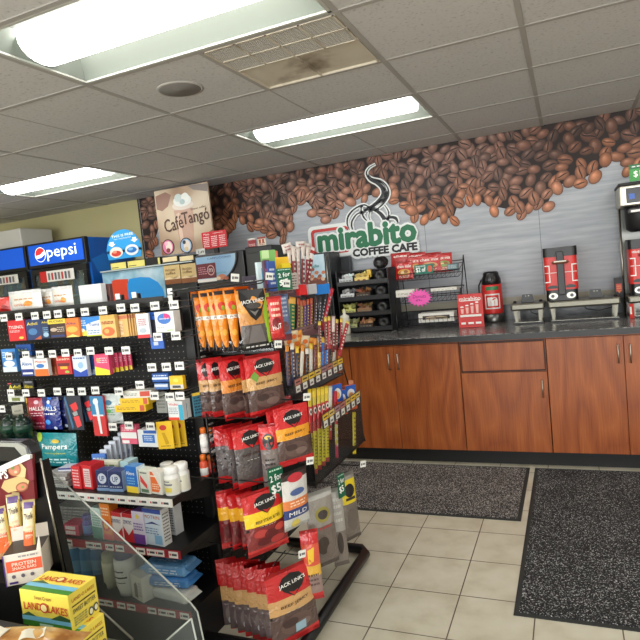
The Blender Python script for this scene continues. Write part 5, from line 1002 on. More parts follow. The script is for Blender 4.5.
# --- things on the top deck
zt = 1.3785
def topthing(r, Y): b, w, h = slot(*r, dict(Y=Y)); return Vector((b.x, b.y, zt)), w, max(.02, zof((r[0]+r[2])/2, r[1], Y=Y)-zt)
for k, (r, Y, w_) in enumerate((((9, 289, 42, 310), 1.93, 'leftmost'), ((40, 287.5, 57, 308), 1.98, 'middle, half hidden'), ((52, 285, 73, 306), 1.95, 'rightmost'))):
    b, w, h = topthing(r, Y); pouch('snack_pouch', 'white and silver snack pouch with an orange picture on the shelf top, %s' % w_, 'snack bag', b, w, h, .04, [(.8, (218, 214, 206)), (1, (196, 196, 194))], [('r', .04, .05, .1, .7, (190, 206, 206)), T('crisps', .45, .3, .5, .14, (220, 120, 70)), ('e', .66, .34, .12, .12, (232, 150, 60)), LN(.25, .5, .8, .62, 1, (190, 140, 90))], seed=k)
b, w, h = topthing((-12, 297, 11, 311), 1.94); pouch('snack_pouch', 'red and orange snack bag at the left edge of the shelf top', 'snack bag', b, w, h, .04, [(1, (196, 44, 34))], [('e', .3, .5, .3, .2, (236, 170, 90)), ('e', .8, .3, .12, .2, (150, 24, 24))], seed=4)
b, w, h = topthing((79, 284.5, 101.5, 302), 1.95); carton('white_card', 'plain white card box standing on the shelf top', 'box', b, w, h, .03, (214, 216, 218), [('r', .76, .0, 1, .06, (70, 110, 170))])
b, w, h = topthing((101.5, 284, 110, 302), 1.99); carton('candy_packet', 'dark red and grey packet right of the plain white card box', 'packet', b, w, h, .02, (110, 70, 66), [('e', .4, .6, .3, .2, (170, 150, 140)), ('e', .6, .3, .3, .16, (60, 40, 44))])
for k, (px_, py_) in enumerate(((118, 298), (134.5, 297), (170.5, 295))):
    b = at(px_, py_, Y=1.93); mb = B(); mb.box((-.018, 0, 0), (.018, .02, .03), mat((24, 24, 26), .4)); o = mb.build('sign_clip', loc=(b.x, 1.93, zt+.001), bevel=.002); tag(o, 'black clip with white tags on the shelf top, %s of three' % ['left', 'middle', 'right'][k], 'clip')
    B().box((-.012, -.002, .012), (.012, -.0005, .036), tagm).build('upper_tag', o); B().box((-.014, -.003, -.026), (.010, -.0021, .008), tagm).build('lower_tag', o)
# ------------------------------------------------------------------ end rack: jerky hooks and candy trays
EX, EY0, EY1 = -1.44, 2.095, 2.80
rack = empty('end_rack', 'black wire end rack with hooks of jerky bags and tiered candy trays', 'rack', (0, 0, 0)); wr = mat((16, 16, 17), .4)
B().box((EX-.012, EY0, .05), (EX-.004, EY1, 1.385), gm_).build('back_panel', rack)
mb = B()
for k in range(46): z = .2+k*.0255; mb.tube([(EX+.044, 1.955, z), (EX+.044, EY1, z)], .0022, wr, n=4)
for y in (1.955, EY0+.2, EY0+.45, EY1): mb.tube([(EX+.046, y, .1), (EX+.046, y, 1.385)], .004, wr, n=6)
mb.build('wire_grid', rack)
mb = B()
for k in range(44): z = .23+k*.0255; mb.box((EX+.047, 1.965, z), (EX+.053, 1.99, z+.006), mat((150, 148, 142), .5) if k > 22 else mat((60, 60, 60), .5))
mb.build('grid_clip', rack)
mb = B(); mb.tube([(EX, 1.80+.0, .03), (-1.04, 1.80, .03), (-1.0, 1.84, .03), (-1.0, 2.58, .03), (-1.03, 2.62, .03), (EX, 2.62, .03)], .024, mat((18, 18, 19), .35), n=8); mb.build('floor_frame', rack)
# jerky design
RED, DRED, TAN, YEL, MEAT = (198, 32, 36), (150, 22, 30), (206, 160, 104), (240, 186, 40), (84, 62, 58)
def jprints(band, name='BEEF JERKY', meat=True):
    P = [('e', .5, .26, .34, .13, (100, 78, 72)), ('e', .36, .3, .16, .06, (66, 48, 46)), ('e', .62, .22, .18, .06, (122, 100, 92)), ('p', [(.0, .40), (1, .45), (1, .485), (0, .44)], (24, 22, 22)), LN(.3, .445, .7, .455, 1, (220, 220, 210)),
         ('p', [(.5, .93), (.68, .90), (.78, .82), (.7, .73), (.5, .63), (.3, .73), (.22, .82), (.32, .90)], (26, 24, 26)), ('p', [(.5, .64), (.6, .71), (.5, .69), (.4, .71)], (190, 40, 40)),
         ("t", "JACK LINK'S", .5, .81, .56, .06, (236, 234, 228), .06, .04), ('t', name, .5, .54, .6, .045, (60, 36, 28), .04, .03)]
    if not meat: P = P[3:]
    return P
def jb(band, win=MEAT): return [(.10, RED), (.44, win), (.64, band), (1, RED)]
JG = dict(); rzj = 1.05
def jbag(label, r, X, band, rz=rzj, rot=-.04, n=0, gap=(-.042, .006), blabel=None, bgroup=None, prints=None, bands=None, t=.03, seed=1, name='jerky_bag', drift=0, jit=.06):
    b, w, h = slot(*r, dict(X=X), rz); o = pouch(name, label, 'snack bag', b, w, h, t, bands or jb(band), prints if prints is not None else jprints(band), rot=(rot, 0, rz), seed=seed, res=12)
    rr = random.Random(seed*7)
    for k in range(1, n+1):
        clone(o, (b.x+gap[0]*k, b.y+gap[1]*k, b.z+drift*k+rr.uniform(-.006, .006)), (rot+rr.uniform(-.03, .03), rr.uniform(-.03, .03), rz+rr.uniform(-jit, jit)+.25), blabel, bgroup)
    return o
hk = None
def rod(r, X, h, w=0, tagp=True, x0=EX+.014):
    """display hook above a bag (centre of the bag's top edge), runs back to the grid; price tag at its front"""
    cx, cy = (r[0]+r[2])/2, r[1]; p = at(cx, cy, X=X); y1 = p.y; z = p.z+.012
    mb = B(); yb = y1+.06
    mb.tube([(x0, yb, z-.006), (X+.03, y1+.005, z+.008), (X+.045, y1, z+.016)], .0028, wr, n=6)
    o = mb.build('display_hook', rack)
    if tagp:
        mb = B(); mb.box((-.016, -.001, -.014), (.016, .001, .014), tagm); mb.box((-.012, -.0016, -.006), (-.006, -.0011, .004), mat((80, 80, 84), .5)); mb.box((-.003, -.0016, -.004), (.012, -.0011, .004), mat((110, 110, 112), .5)); mb.build('price_tag', o, loc=(X+.06, y1-.005, z+.02), rot=(0, .15, rzj))
    return o
# row 0: orange fruit-flavoured strips
OR = (238, 140, 30)
op = [('r', .0, .52, 1, .58, (236, 232, 220)), ('r', .1, .0, .9, .06, (30, 26, 26)), ('p', [(0, .0), (.0, .2), (.55, .0)], (24, 22, 22)), ('p', [(1, .0), (1, .16), (.6, .0)], (24, 22, 22)), ('e', .5, .72, .3, .07, (206, 60, 44)), ('e', .6, .69, .16, .04, (150, 180, 60)), ('e', .5, .3, .3, .05, (250, 180, 70)), ('r', .1, .9, .9, .96, (40, 34, 34)), ('t', "JL'S", .5, .55, .7, .035, (60, 40, 30), 0, .03)]
o0 = None
for k, x in enumerate((194, 202, 209.5, 217, 226.5, 237)):
    X = -1.385+.05*k; r = (x, 291-.2*k, x+13, 351.5)
    b, w, h = slot(*r, dict(X=X), .8)
    if o0 is None: o0 = pouch('fruit_snack_strip', 'tall narrow orange snack packet in the top row of the end rack', 'snack bag', b, .058, h, .018, [(1, OR)], op, rot=(0, 0, .8), seed=3, group='orange packets at the top of the end rack', taper=.6)
    else: clone(o0, b, (0, .02*(k % 3-1), .8))
rod((200, 288, 245, 340), -1.15, 0)
jbag('orange packet with a large black shield top, front of the top hooks', (240, 289, 269, 350), -1.09, OR, name='jerky_packet', bands=[(.12, (28, 26, 28)), (.42, (92, 84, 82)), (.62, (196, 132, 60)), (1, (226, 150, 60))],
     prints=[('p', [(.08, 1), (.95, 1), (.98, .86), (.72, .56), (.5, .48), (.34, .56), (.05, .86)], (26, 25, 27)), ("t", "JACK LINK'S", .5, .8, .8, .075, (226, 224, 218), .06, .04), ('p', [(.5, .56), (.66, .66), (.5, .62), (.34, .66)], (120, 116, 112)), ('e', .5, .73, .26, .05, (70, 66, 64)), ('p', [(.8, .6), (1, .9), (1, .1), (.9, .08)], (150, 190, 50)), ('p', [(.2, .12), (.34, .4), (.66, .4), (.8, .12)], (112, 106, 104)), LN(.1, .03, .9, .09, 1, (210, 210, 206))], rz=.95)
rod((240, 289, 269, 350), -1.09, 0, tagp=False)
for k, (r, c, w_, pr) in enumerate((((268, 296, 283, 340), (200, 44, 44), 'red', [LN(.2, .5, .8, .9, 3, (250, 200, 180)), ('e', .5, .4, .3, .12, (120, 20, 30)), T('HOT', .5, .3, .6, .12, Wt, .2)]), ((277, 294, 290, 341), (96, 112, 150), 'grey-blue', [LN(.2, .5, .8, .95, 5, (180, 190, 210)), ('e', .5, .3, .3, .12, (120, 70, 70)), ('r', 0, 0, 1, .14, (110, 50, 60))]), ((262, 293, 271, 342), (168, 196, 60), 'lime green', [LN(.2, .3, .8, .8, 4, (60, 90, 40))]))):
    jbag('%s snack bag hanging between the shield packet and the candy sticks' % w_, r, -1.04+.0*k if k != 2 else -1.07, RED, bands=[(1, c)], prints=pr, rz=.75, name='snack_packet', seed=k+3, rot=.0)
rod((268, 293, 280, 340), -1.04, 0)
# row 1
tanp = jprints(TAN)+[('p', [(.08, .66), (.2, .74), (.3, .66), (.22, .56)], (110, 150, 60))]
jbag('large red and tan jerky bag at the front of the first jerky row', (247.5, 353, 284, 415), -1.08, TAN, n=1, prints=tanp, blabel='red and tan jerky bag directly behind the front bag of the first jerky row', bgroup=None, seed=2)
jbag('red and orange jerky bag in the middle of the first jerky row', (222, 356, 249, 419), -1.20, YEL, seed=4, bands=jb((214, 130, 50)))
b1 = jbag('red and tan jerky bag edge at the rear of the first jerky row', (199, 358, 216, 417), -1.38, TAN, seed=6, rz=.75, rot=0, n=2, gap=(.05, 0), blabel='red and tan jerky bag edge at the rear of the first jerky row', bgroup='rear bags of the first jerky row'); b1['group'] = 'rear bags of the first jerky row'
rod((247.5, 353, 284, 415), -1.08, 0)
# row 2
jbag('red jerky bag with black shield and grey window, front of the second jerky row', (236, 425, 268, 486), -1.12, (96, 84, 84), n=1, bands=[(.1, RED), (.66, (84, 76, 76)), (1, RED)], prints=jprints(0)[3:], seed=5, blabel='red and grey jerky bag just behind the front bag of the second jerky row')
b1 = jbag('red and grey jerky bag at the rear of the second jerky row', (216, 425, 238, 482), -1.34, TAN, n=2, gap=(.045, 0), bands=[(.12, RED), (.66, (96, 88, 88)), (1, RED)], prints=[('e', .5, .4, .3, .16, (120, 112, 110)), LN(.3, .5, .8, .6, 1, (30, 26, 26))], seed=8, rz=.8, blabel='red and grey jerky bag at the rear of the second jerky row', bgroup='rear bags of the second jerky row'); b1['group'] = 'rear bags of the second jerky row'
jbag('narrow red jerky bag turned edge-on right of the second jerky row', (261, 424, 279, 490), -1.06, TAN, bands=[(.62, (120, 108, 104)), (1, RED)], prints=[('e', .5, .74, .34, .12, (28, 26, 28)), ('e', .5, .8, .2, .03, (214, 170, 60)), LN(.2, .3, .8, .5, 3, (60, 54, 52))], rz=.45, seed=9)
rod((228, 424, 268, 485), -1.12, 0, tagp=False)
# right column
jbag('red jerky bag with an orange band, upper right column beside the candy trays', (277, 405, 311, 464), -.99, YEL, seed=11, bands=jb((232, 156, 40)), n=1, blabel='red and orange jerky bag behind the upper right one', rz=1.0)
rod((277, 405, 311, 464), -.99, 0)
jbag('dark jerky bag with red top just above the upper right column', (262, 398, 292, 412), -1.10, TAN, bands=[(.5, (60, 52, 52)), (1, DRED)], prints=[LN(.2, .2, .8, .8, 2, (130, 120, 116))], seed=12, rz=1.0)
jbag('white, orange and blue snack bag in the middle of the right column', (282, 468, 307, 528), -.99, TAN, name='snack_packet', bands=[(.2, (200, 200, 196)), (.36, (40, 60, 120)), (.52, (226, 130, 70)), (.86, (216, 214, 210)), (1, (60, 46, 44))], prints=[('e', .5, .88, .3, .07, (190, 50, 60)), ('e', .5, .64, .28, .06, (80, 100, 150)), T('MILD', .5, .28, .7, .07, Wt), ('e', .4, .1, .16, .07, (206, 190, 90)), LN(.2, .4, .8, .5, 2, (250, 220, 190))], seed=13, rot=.05, rz=1.15)
rod((284, 468, 310, 528), -.99, 0)
jbag('black snack bag half hidden left of the white, orange and blue one', (275, 488, 289, 524), -1.04, TAN, name='snack_packet', bands=[(1, (44, 36, 36))], prints=[('e', .5, .7, .3, .14, (120, 60, 50)), LN(.2, .2, .8, .5, 3, (130, 110, 100))], seed=14)
# row 3
jbag('red jerky bag with a bright yellow band at the front of the third jerky row', (246, 488, 286, 552), -1.06, YEL, bands=[(.10, RED), (.46, (126, 30, 34)), (.68, (246, 206, 40)), (1, RED)], prints=[('e', .3, .34, .16, .06, (176, 60, 56)), ('e', .56, .3, .18, .07, (96, 24, 28)), ('e', .78, .36, .14, .06, (190, 70, 60)), ('e', .4, .2, .2, .06, (90, 20, 26)), ('e', .7, .18, .18, .06, (170, 50, 50))]+jprints(0, 'BEEF STEAK BITES')[3:], seed=15, t=.04)
b1 = jbag('red jerky bag with a yellow band at the rear of the third jerky row', (219, 490, 236, 548), -1.30, YEL, n=3, gap=(.045, .004), bands=[(.10, RED), (.5, (120, 28, 34)), (.72, (240, 176, 36)), (1, RED)], prints=[('e', .5, .3, .3, .12, (90, 20, 26))], seed=16, rz=.75, blabel='red jerky bag with a yellow band at the rear of the third jerky row', bgroup='rear bags of the third jerky row'); b1['group'] = 'rear bags of the third jerky row'
rod((232, 488, 286, 552), -1.06, 0, tagp=False)
# green two-for tags
for r, X, w_, rz in (((269, 467, 284, 500), -1.03, 'in front of the right end of the second jerky row', 1.1), ((277, 268, 292, 290), -1.0, 'at the top of the rack beside the candy sticks', .9), ((338, 473, 345, 498), -.93, 'above the clear bags by the floor mat', 1.3)):
    b, w, h = slot(*r, dict(X=X), rz); carton('offer_sign', 'green two-for offer tag '+w_, 'sign', b, w, h, .002, (20, 96, 66), [('t', '2 for', .5, .7, .8, .2, Wt, .1, .05), ('t', '$5', .45, .34, .6, .3, Wt, .1, .06), LN(.1, .88, .9, .98, 1, (190, 220, 200))], rz=rz)
# row 4
jbag('large red and tan jerky bag lowest on the end rack, hanging tilted at the front', (271, 566, 316, 641), -1.02, TAN, seed=17, prints=jprints(TAN)+[('r', .45, .14, .68, .26, (150, 180, 196))], rot=-.05, t=.045)
for k in range(7):
    r = (223+7.4*k, 557+2.2*k, 236+7.4*k, 636+2.2*k); X = -1.38+.045*k; b, w, h = slot(*r, dict(X=X), .7)
    if k == 0: j4 = pouch('jerky_bag', 'red and tan jerky bag seen edge-on in the lowest jerky row', 'snack bag', b, .085, h, .022, [(.14, RED), (.48, (100, 84, 84)), (.66, TAN), (1, RED)], [('e', .5, .3, .3, .12, (130, 116, 112)), ('e', .4, .22, .1, .04, (200, 200, 200))], rot=(0, 0, .62), seed=18, group='edge-on bags in the lowest jerky row', taper=.08)
    else: clone(j4, b, (.02*(k % 3-1), .03*(k % 2), .62+.05*(k % 3)))
rod((262, 560, 316, 636), -1.02, 0)
for k in range(4):
    p = at(232+14*k, 552+5*k, X=-1.32+.08*k); mb = B(); mb.tube([(p.x, p.y+.1, p.z+.015), (p.x, p.y, p.z+.01), (p.x+.01, p.y-.02, p.z+.018)], .0025, wr, n=5); mb.build('display_hook', rack)
jbag('red and orange snack bag hanging edge-on by the rack floor bar', (303, 530, 321, 600), -.97, TAN, name='snack_packet', bands=[(.1, RED), (.35, (140, 116, 110)), (.5, (220, 170, 60)), (.8, (214, 84, 60)), (1, RED)], prints=[('p', [(.3, .72), (.7, .76), (.6, .56), (.3, .52)], (232, 190, 50)), LN(.2, .2, .8, .4, 3, (90, 70, 66))], seed=19, rz=.6)
CLR = (150, 144, 136)
jbag('clear bag of dark meat sticks hanging below the candy trays', (309, 490, 336, 567), -.97, TAN, name='meat_stick_bag', bands=[(.55, (112, 100, 94)), (.9, CLR), (1, (176, 174, 168))], prints=[('e', .5, .7, .26, .1, (150, 140, 70)), ('e', .5, .7, .18, .06, (70, 60, 60)), LN(.3, .5, .8, .56, 1, (170, 60, 60)), ('e', .4, .3, .2, .12, (66, 54, 50)), ('e', .65, .2, .16, .1, (110, 98, 92))], seed=20, rz=1.0, t=.05)
jbag('clear bag with a green and white header left of the yellow labelled bag', (331, 488, 346, 566), -.95, TAN, name='meat_stick_bag', bands=[(.45, (120, 110, 102)), (1, (160, 156, 150))], prints=[LN(.2, .55, .8, .9, 4, (190, 188, 180)), ('e', .5, .3, .2, .14, (60, 52, 48))], seed=21, rz=.7)
jbag('clear meat stick bag with a yellow label at the right end of the rack', (343, 472, 358, 540), -.94, TAN, name='meat_stick_bag', bands=[(.55, (116, 106, 98)), (.9, (232, 206, 40)), (1, (150, 146, 140))], prints=[('e', .5, .74, .32, .1, (40, 38, 40)), ('r', .2, .6, .8, .64, (60, 50, 50)), ('e', .5, .3, .3, .16, (110, 100, 92))], seed=22, rz=1.1)
for r in ((309, 488, 336, 560), (343, 470, 360, 540)): rod(r, -.95, 0, tagp=r[0] > 320)
# small bottles behind the wire grid and blue card
for k in range(4):
    p = at(206+7*(k % 2), 452+27*(k//2), X=EX+.02); o = B().lathe([(.016, 0), (.017, .01), (.017, .07), (.008, .08)], mat((226, 90, 60) if k//2 else (232, 226, 220), .4), n=14).build('energy_bottle', loc=(EX+.017, p.y, p.z)); tag(o, 'small white and orange bottle behind the wire grid, %s %s' % (['top', 'bottom'][k//2], ['left', 'right'][k % 2]), 'bottle'); B().lathe([(.012, .081), (.012, .1), (.008, .104)], mat((236, 120, 40), .4), n=14).build('cap', o); B().lathe([(.0175, .02), (.0175, .05)], mat((200, 40, 44) if k % 2 else (240, 240, 236), .4), n=14).build('bottle_label', o)
b, w, h = slot(193, 392, 206, 416, dict(X=EX+.03), 1.0); carton('small_card', 'teal card with small print hanging on the wire grid by the post', 'card', b, w, h, .004, (60, 120, 140), [('l', .1, .1, .9, .85, 6, (20, 40, 60)), ('r', 0, .88, 1, 1, (226, 190, 60))], rz=1.0)
# --- candy trays
TY0, TY1 = 2.10, 2.66
tiers = [(1.305, -1.16, 2.12, 2.46, (132, 92, 96)), (1.12, -1.11, TY0, 2.60, (130, 88, 92)), (.915, -1.055, TY0, TY1, (206, 180, 90)), (.56, -1.0, TY0, 2.72, (206, 180, 90))]
clr = clear_mat('clear_plastic', (244, 246, 246), .015, .05)
for k, (z, x, y0, y1, c) in enumerate(tiers):
    tr = B().box((EX+.02, y0, z-.008), (x, y1, z), mat((20, 20, 21), .4)).build('tray', rack)
    hgt = [.05, .06, .065, .27][k]; st = z+[.012, .015, .02, .195][k]
    for y in (y0, y1-.004): B().box((EX+.02, y, z), (x-.001, y+.004, z+hgt*.8), clr if k != 3 else mat((22, 22, 23), .4)).build('tray_side', tr)
    if k == 3: B().box((x-.005, y0, z), (x, y1, z+.25), clr).build('clear_front', tr)
    mb = B(); sh = [.045, .05, .06, .062][k]; y0 = 2.22 if k == 3 else y0; mb.box((x+.0005, y0, st), (x+.004, y1, st+sh), mat([(110, 84, 88), (120, 86, 92), (60, 52, 56), (56, 50, 54)][k], .5)); s_ = mb.build('price_strip', tr)
    n = int((y1-y0)/.068)
    for q in range(n):
        mb = B(); ya = y0+.006+q*.07; cc = [(214, 180, 90), (226, 196, 110), (190, 120, 110), (240, 200, 60), (170, 130, 140)][(q*3+k) % 5] if k > 1 else [(140, 104, 108), (150, 120, 124)][q % 2]
        mb.box((x+.004, ya, st+sh*.55), (x+.0048, ya+.062, st+sh*.95), mat(cc, .5)); mb.box((x+.0048, ya+.008, st+sh*.7), (x+.0052, ya+.05, st+sh*.8), mat((70, 50, 50), .5))
        if k > 1: mb.box((x+.004, ya+.006, st+.003), (x+.0052, ya+.046, st+sh*.5), tagm); mb.box((x+.0052, ya+.012, st+.01), (x+.0056, ya+.036, st+.018), mat((110, 110, 112), .5))
        mb.build('price_label', s_)
for y in (TY0-.006, 2.73): B().tube([(EX+.02, y, 1.38), (-1.17, y, 1.36), (-1.0, y, .55), (EX+.02, y, .55)], .004, wr, n=6).build('side_frame', rack)
SD = {}
def stick(label, x0, y0, x1, y1, X, wpx, bands, prints=(), group=None, name='candy_stick', t=.012, rz=1.1):
    """from the top (x0,y0) to the bottom (x1,y1) in the photo, in the plane X"""
    A, Bt = at(x0, y0, X=X), at(x1, y1, X=X); d = A-Bt; L = d.length; zax = d.normalized()
    xa_ = Vector((math.cos(rz), math.sin(rz), 0)); yax = zax.cross(xa_).normalized(); xa_ = yax.cross(zax).normalized()
    w = wpx*(.0042)
    fn = pouch_surf(w, L, t, int(x0)); mb = B()
    us = [0, .2, .5, .8, 1]; vs = sorted(set([0, .03, .1, .25, .5, .75, .9, .97, 1]+[b[0] for b in bands]))
    def mf(v):
        for vt, c in bands:
            if v < vt: return mat(c, .3, coat=.4)
        return mat(bands[-1][1], .3, coat=.4)
    mb.grid(lambda u, v: fn(u, v), us, vs, mf); mb.grid(lambda u, v: fn(1-u, v, 0, True), us, vs, mf)
    o = mb.build(name); o.matrix_world = Matrix((xa_, yax, zax)).transposed().to_4x4(); o.location = Bt; tag(o, label, 'candy', group)
    if prints: lb = B(); do_prints(lb, prints, lambda u, v, e: fn(u, v, e+.0008), w, L, sub=2); lb.build('printed_label', o)
    return o
vt_ = lambda s, v, h, c: ('t', s, .5, v, h*4, .55/8, c, PI/2)
def side_print(c, c2=(240, 236, 226)): return [('l', .3, .15, .7, .8, 7, c2)]
# top tray: tall sticks with white ends
A_ = [(289, 250, 291, 299, (176, 50, 60)), (293.5, 247, 295, 298, (150, 60, 66)), (298, 248, 299, 297, (196, 150, 150)), (303, 245, 303.5, 296, (120, 40, 44)), (308, 246, 306.5, 296, (140, 44, 50))]
for k, (a, b, c, d, col) in enumerate(A_): stick('tall candy stick with a white end in the top tray, %s from the left' % ['first', 'second', 'third', 'fourth', 'fifth'][k], a, b, c, d, -1.18, 5, [(.72, col), (1, (226, 214, 206))], side_print(col), 'tall sticks in the top tray')
stick('leaning tall candy stick with a white and red end, right of the top tray sticks', 313, 247, 306, 297, -1.17, 5.5, [(.75, (130, 34, 40)), (.86, (236, 230, 226)), (.93, (180, 40, 44)), (1, (236, 230, 226))], side_print(0))
for k, (x, y) in enumerate(((288, 243), (301, 241), (306, 243), (293, 246))): 
    r = (x-5, y, x+5, y+10); b, w, h = slot(*r, dict(X=-1.2-.01*k), 1.0); pouch('candy_packet', 'white crinkled candy wrapper end above the top tray, %s' % ['far left', 'middle', 'right', 'second from the left'][k], 'candy', b, w, h, .015, [(1, (220, 212, 206))], [LN(.2, .2, .8, .8, 2, (170, 90, 90))], rot=(0, .2*(k-1), 1.0), seed=k)
# boxes and packs at the top left
tops = [((262, 250, 276, 262), -1.2, (120, 176, 96), 'pale green box standing highest at the top of the end rack', [LN(.1, .3, .9, .5, 1, (40, 90, 50)), ('r', .0, .8, .5, 1, (190, 220, 160))]),
        ((271, 251, 278, 259), -1.24, (226, 120, 90), 'small orange box beside the pale green box', []),
        ((257, 262, 265, 273), -1.2, (206, 224, 226), 'pale blue-white box below the green box at the rack top', [('r', .5, .1, .95, .8, (70, 160, 200))]),
        ((264, 260, 270, 278), -1.17, (90, 60, 80), 'small dark purple pack at the rack top', [LN(.2, .2, .8, .8, 3, (200, 80, 90))]),
        ((268, 261, 276, 283), -1.15, (50, 80, 150), 'blue pack standing at the rack top', [LN(.2, .2, .8, .8, 4, (200, 206, 220))]),
        ((276, 257, 289, 268), -1.16, (236, 190, 40), 'yellow pack behind the green offer tag', [('e', .5, .5, .3, .3, (250, 214, 80))]),
        ((282, 263, 291, 272), -1.12, (228, 200, 30), 'second yellow pack, right behind the green offer tag', [('r', .1, .2, .4, .6, (60, 120, 60))]),
        ((244, 276, 254, 289), -1.25, (70, 62, 76), 'black gum pack with coloured dots at the left of the rack top', [('e', .3, .2, .12, .12, (200, 60, 120)), ('e', .7, .2, .12, .12, (226, 160, 40)), LN(.1, .6, .9, .8, 1, (180, 180, 180))]),
        ((254, 275, 266, 288), -1.22, (66, 60, 70), 'second black gum pack with coloured dots, right of the first', [('e', .3, .2, .12, .12, (220, 190, 60)), ('e', .7, .2, .12, .12, (180, 60, 160)), LN(.1, .6, .9, .8, 1, (190, 190, 190))]),
        ((286, 273, 298, 290), -1.08, (176, 166, 160), 'grey-white pack right of the green offer tag', [LN(.1, .1, .9, .9, 5, (90, 70, 70))])]
for r, X, c, l, pr in tops:
    b, w, h = slot(*r, dict(X=X), .9); h += b.z-1.3585; b.z = 1.3585
    carton('candy_box', l, 'candy', b, w, h, .02, c, pr, rz=.9)
rod((252, 286, 262, 300), -1.1, 0)
B().box((EX+.02, 1.98, 1.352), (-1.16, 2.115, 1.358), wr).build('top_shelf', rack)
mb = B()
for k in range(9): mb.tube([(EX+.03, 1.98+.016*k, 1.365), (-1.15, 1.98+.016*k, 1.372)], .002, wr, n=5)
mb.build('top_wire', rack)
# tray 1
T1 = [(287, 299, 288, 336, 6, (190, 170, 50), 'yellow'), (292.5, 297, 292, 336, 8, (30, 112, 66), 'green'), (298.5, 298, 298, 334, 4, (110, 34, 40), 'maroon'), (301.5, 300, 301.5, 333, 3.6, (150, 120, 70), 'brown and gold'), (304.5, 300, 304.5, 332, 3.6, (92, 40, 110), 'purple'), (308, 299, 307.5, 331, 3.6, (84, 44, 120), 'violet'), (311.5, 298, 311, 330, 4, (150, 50, 60), 'red-topped purple')]
for k, (a, b, c, d, w_, col, nm) in enumerate(T1): stick('%s candy stick in the second tray' % nm, a, b, c, d, -1.12, w_, [(.82, col), (1, (236, 180, 70) if k in (0, 1) else (200, 90, 50))], side_print(0, (230, 210, 120)))
T1b = [(316, 296, 315, 329, 4, (60, 24, 28), 'dark red'), (320.5, 295, 318, 330, 4, (34, 34, 44), 'black'), (326, 292, 320, 328, 4, (28, 30, 40), 'leaning black'), (332.5, 288, 322, 330, 4.4, (196, 44, 60), 'leaning red')]
for k, (a, b, c, d, w_, col, nm) in enumerate(T1b): stick('%s candy stick under the blue clip, right of the second tray' % nm, a, b, c, d, -1.10, w_, [(1, col)], side_print(0, (200, 200, 210)))
for (r, c, nm) in (((299.5, 284.5, 307, 295), (222, 44, 48), 'red'), ((318, 284, 330, 294), (40, 130, 220), 'blue'), ((309, 284, 317, 294), (190, 190, 196), 'grey')): b, w, h = slot(*r, dict(X=-1.08), 1.1); carton('stick_holder', 'small %s plastic holder on the front of the candy rack' % nm, 'holder', b, w, h, .025, c, [], rz=1.1, rough=.25)
# tray 1b: yellow-capped sticks beyond
for k, (a, b, c, d, col) in enumerate(((319.5, 321, 320.5, 352, (110, 30, 36)), (325.5, 317, 326, 350, (124, 36, 40)), (329, 316, 329.5, 349, (190, 60, 60)), (337, 319, 336, 350, (120, 32, 36)), (341.5, 318, 340.5, 350, (150, 36, 40)))): stick('yellow-capped candy stick in the far end of the second tray, %s from the left' % ['first', 'second', 'third', 'fourth', 'fifth'][k], a, b, c, d, -1.06, 4.2, [(.86, col), (1, (236, 206, 90))], side_print(0, (230, 220, 200)), 'yellow-capped sticks')
stick('pale pink candy stick standing among the yellow-capped sticks', 333.5, 316, 333, 352, -1.05, 5, [(.55, (110, 34, 40)), (1, (226, 206, 200))], side_print(0))
stick('red candy stick leaning out at the right end of the second tray', 348, 321, 339, 356, -1.04, 5, [(.92, (168, 34, 44)), (1, (240, 216, 110))], side_print(0))
# tray 2
T2 = [(287, 345, 289, 386, (70, 60, 90)), (292, 343, 294, 384, (40, 44, 80)), (297, 346, 299, 390, (34, 36, 60)), (303, 344, 300, 392, (226, 220, 208)), (307, 348, 308, 386, (44, 34, 36)), (311, 343, 311, 384, (206, 200, 190)), (315, 338, 316, 380, (110, 40, 36)), (319, 336, 319.5, 376, (230, 190, 90)), (323, 337, 323, 373, (40, 110, 200)), (327, 336, 326.5, 371, (48, 120, 206)), (331, 340, 330.5, 370, (36, 32, 34)), (335, 344, 333.5, 368, (214, 210, 200)), (339.5, 350, 339, 368, (236, 140, 30))]
nm = ['purple-grey', 'navy', 'dark navy', 'white', 'black', 'cream', 'brown', 'gold', 'bright blue', 'second bright blue', 'black and red', 'white and black', 'orange']
for k, (a, b, c, d, col) in enumerate(T2): stick('%s candy stick in the third tray' % nm[k], a, b, c, d, -1.07, 4.6, [(.84, col), (1, [(230, 150, 60), (236, 230, 220), (240, 200, 70)][k % 3])], side_print(0, (220, 214, 200) if k % 2 else (160, 120, 60)))
for k, (x, y) in enumerate(((289, 336), (296, 338), (303, 336), (299, 331), (293, 331), (308, 338))):
    b, w, h = slot(x-4.5, y-1, x+4.5, y+11, dict(X=-1.09-.01*(k % 2)), .9); pouch('candy_packet', 'small orange and cream candy packet over the third tray, %s' % ['far left', 'left of the middle', 'right of the middle', 'upper right', 'upper left', 'far right'][k], 'candy', b, w, h, .014, [(1, (236, 160, 60) if k % 2 else (226, 206, 170))], [('e', .5, .5, .3, .2, (220, 110, 40))], rot=(.2, .2*(k % 3-1), .9), seed=k)
b, w, h = slot(299, 326, 320, 337, dict(X=-1.18), 1.2); carton('kraft_box', 'plain brown cardboard box edge behind the third tray', 'box', b, w, h, .02, (168, 140, 112), [], rz=1.2)
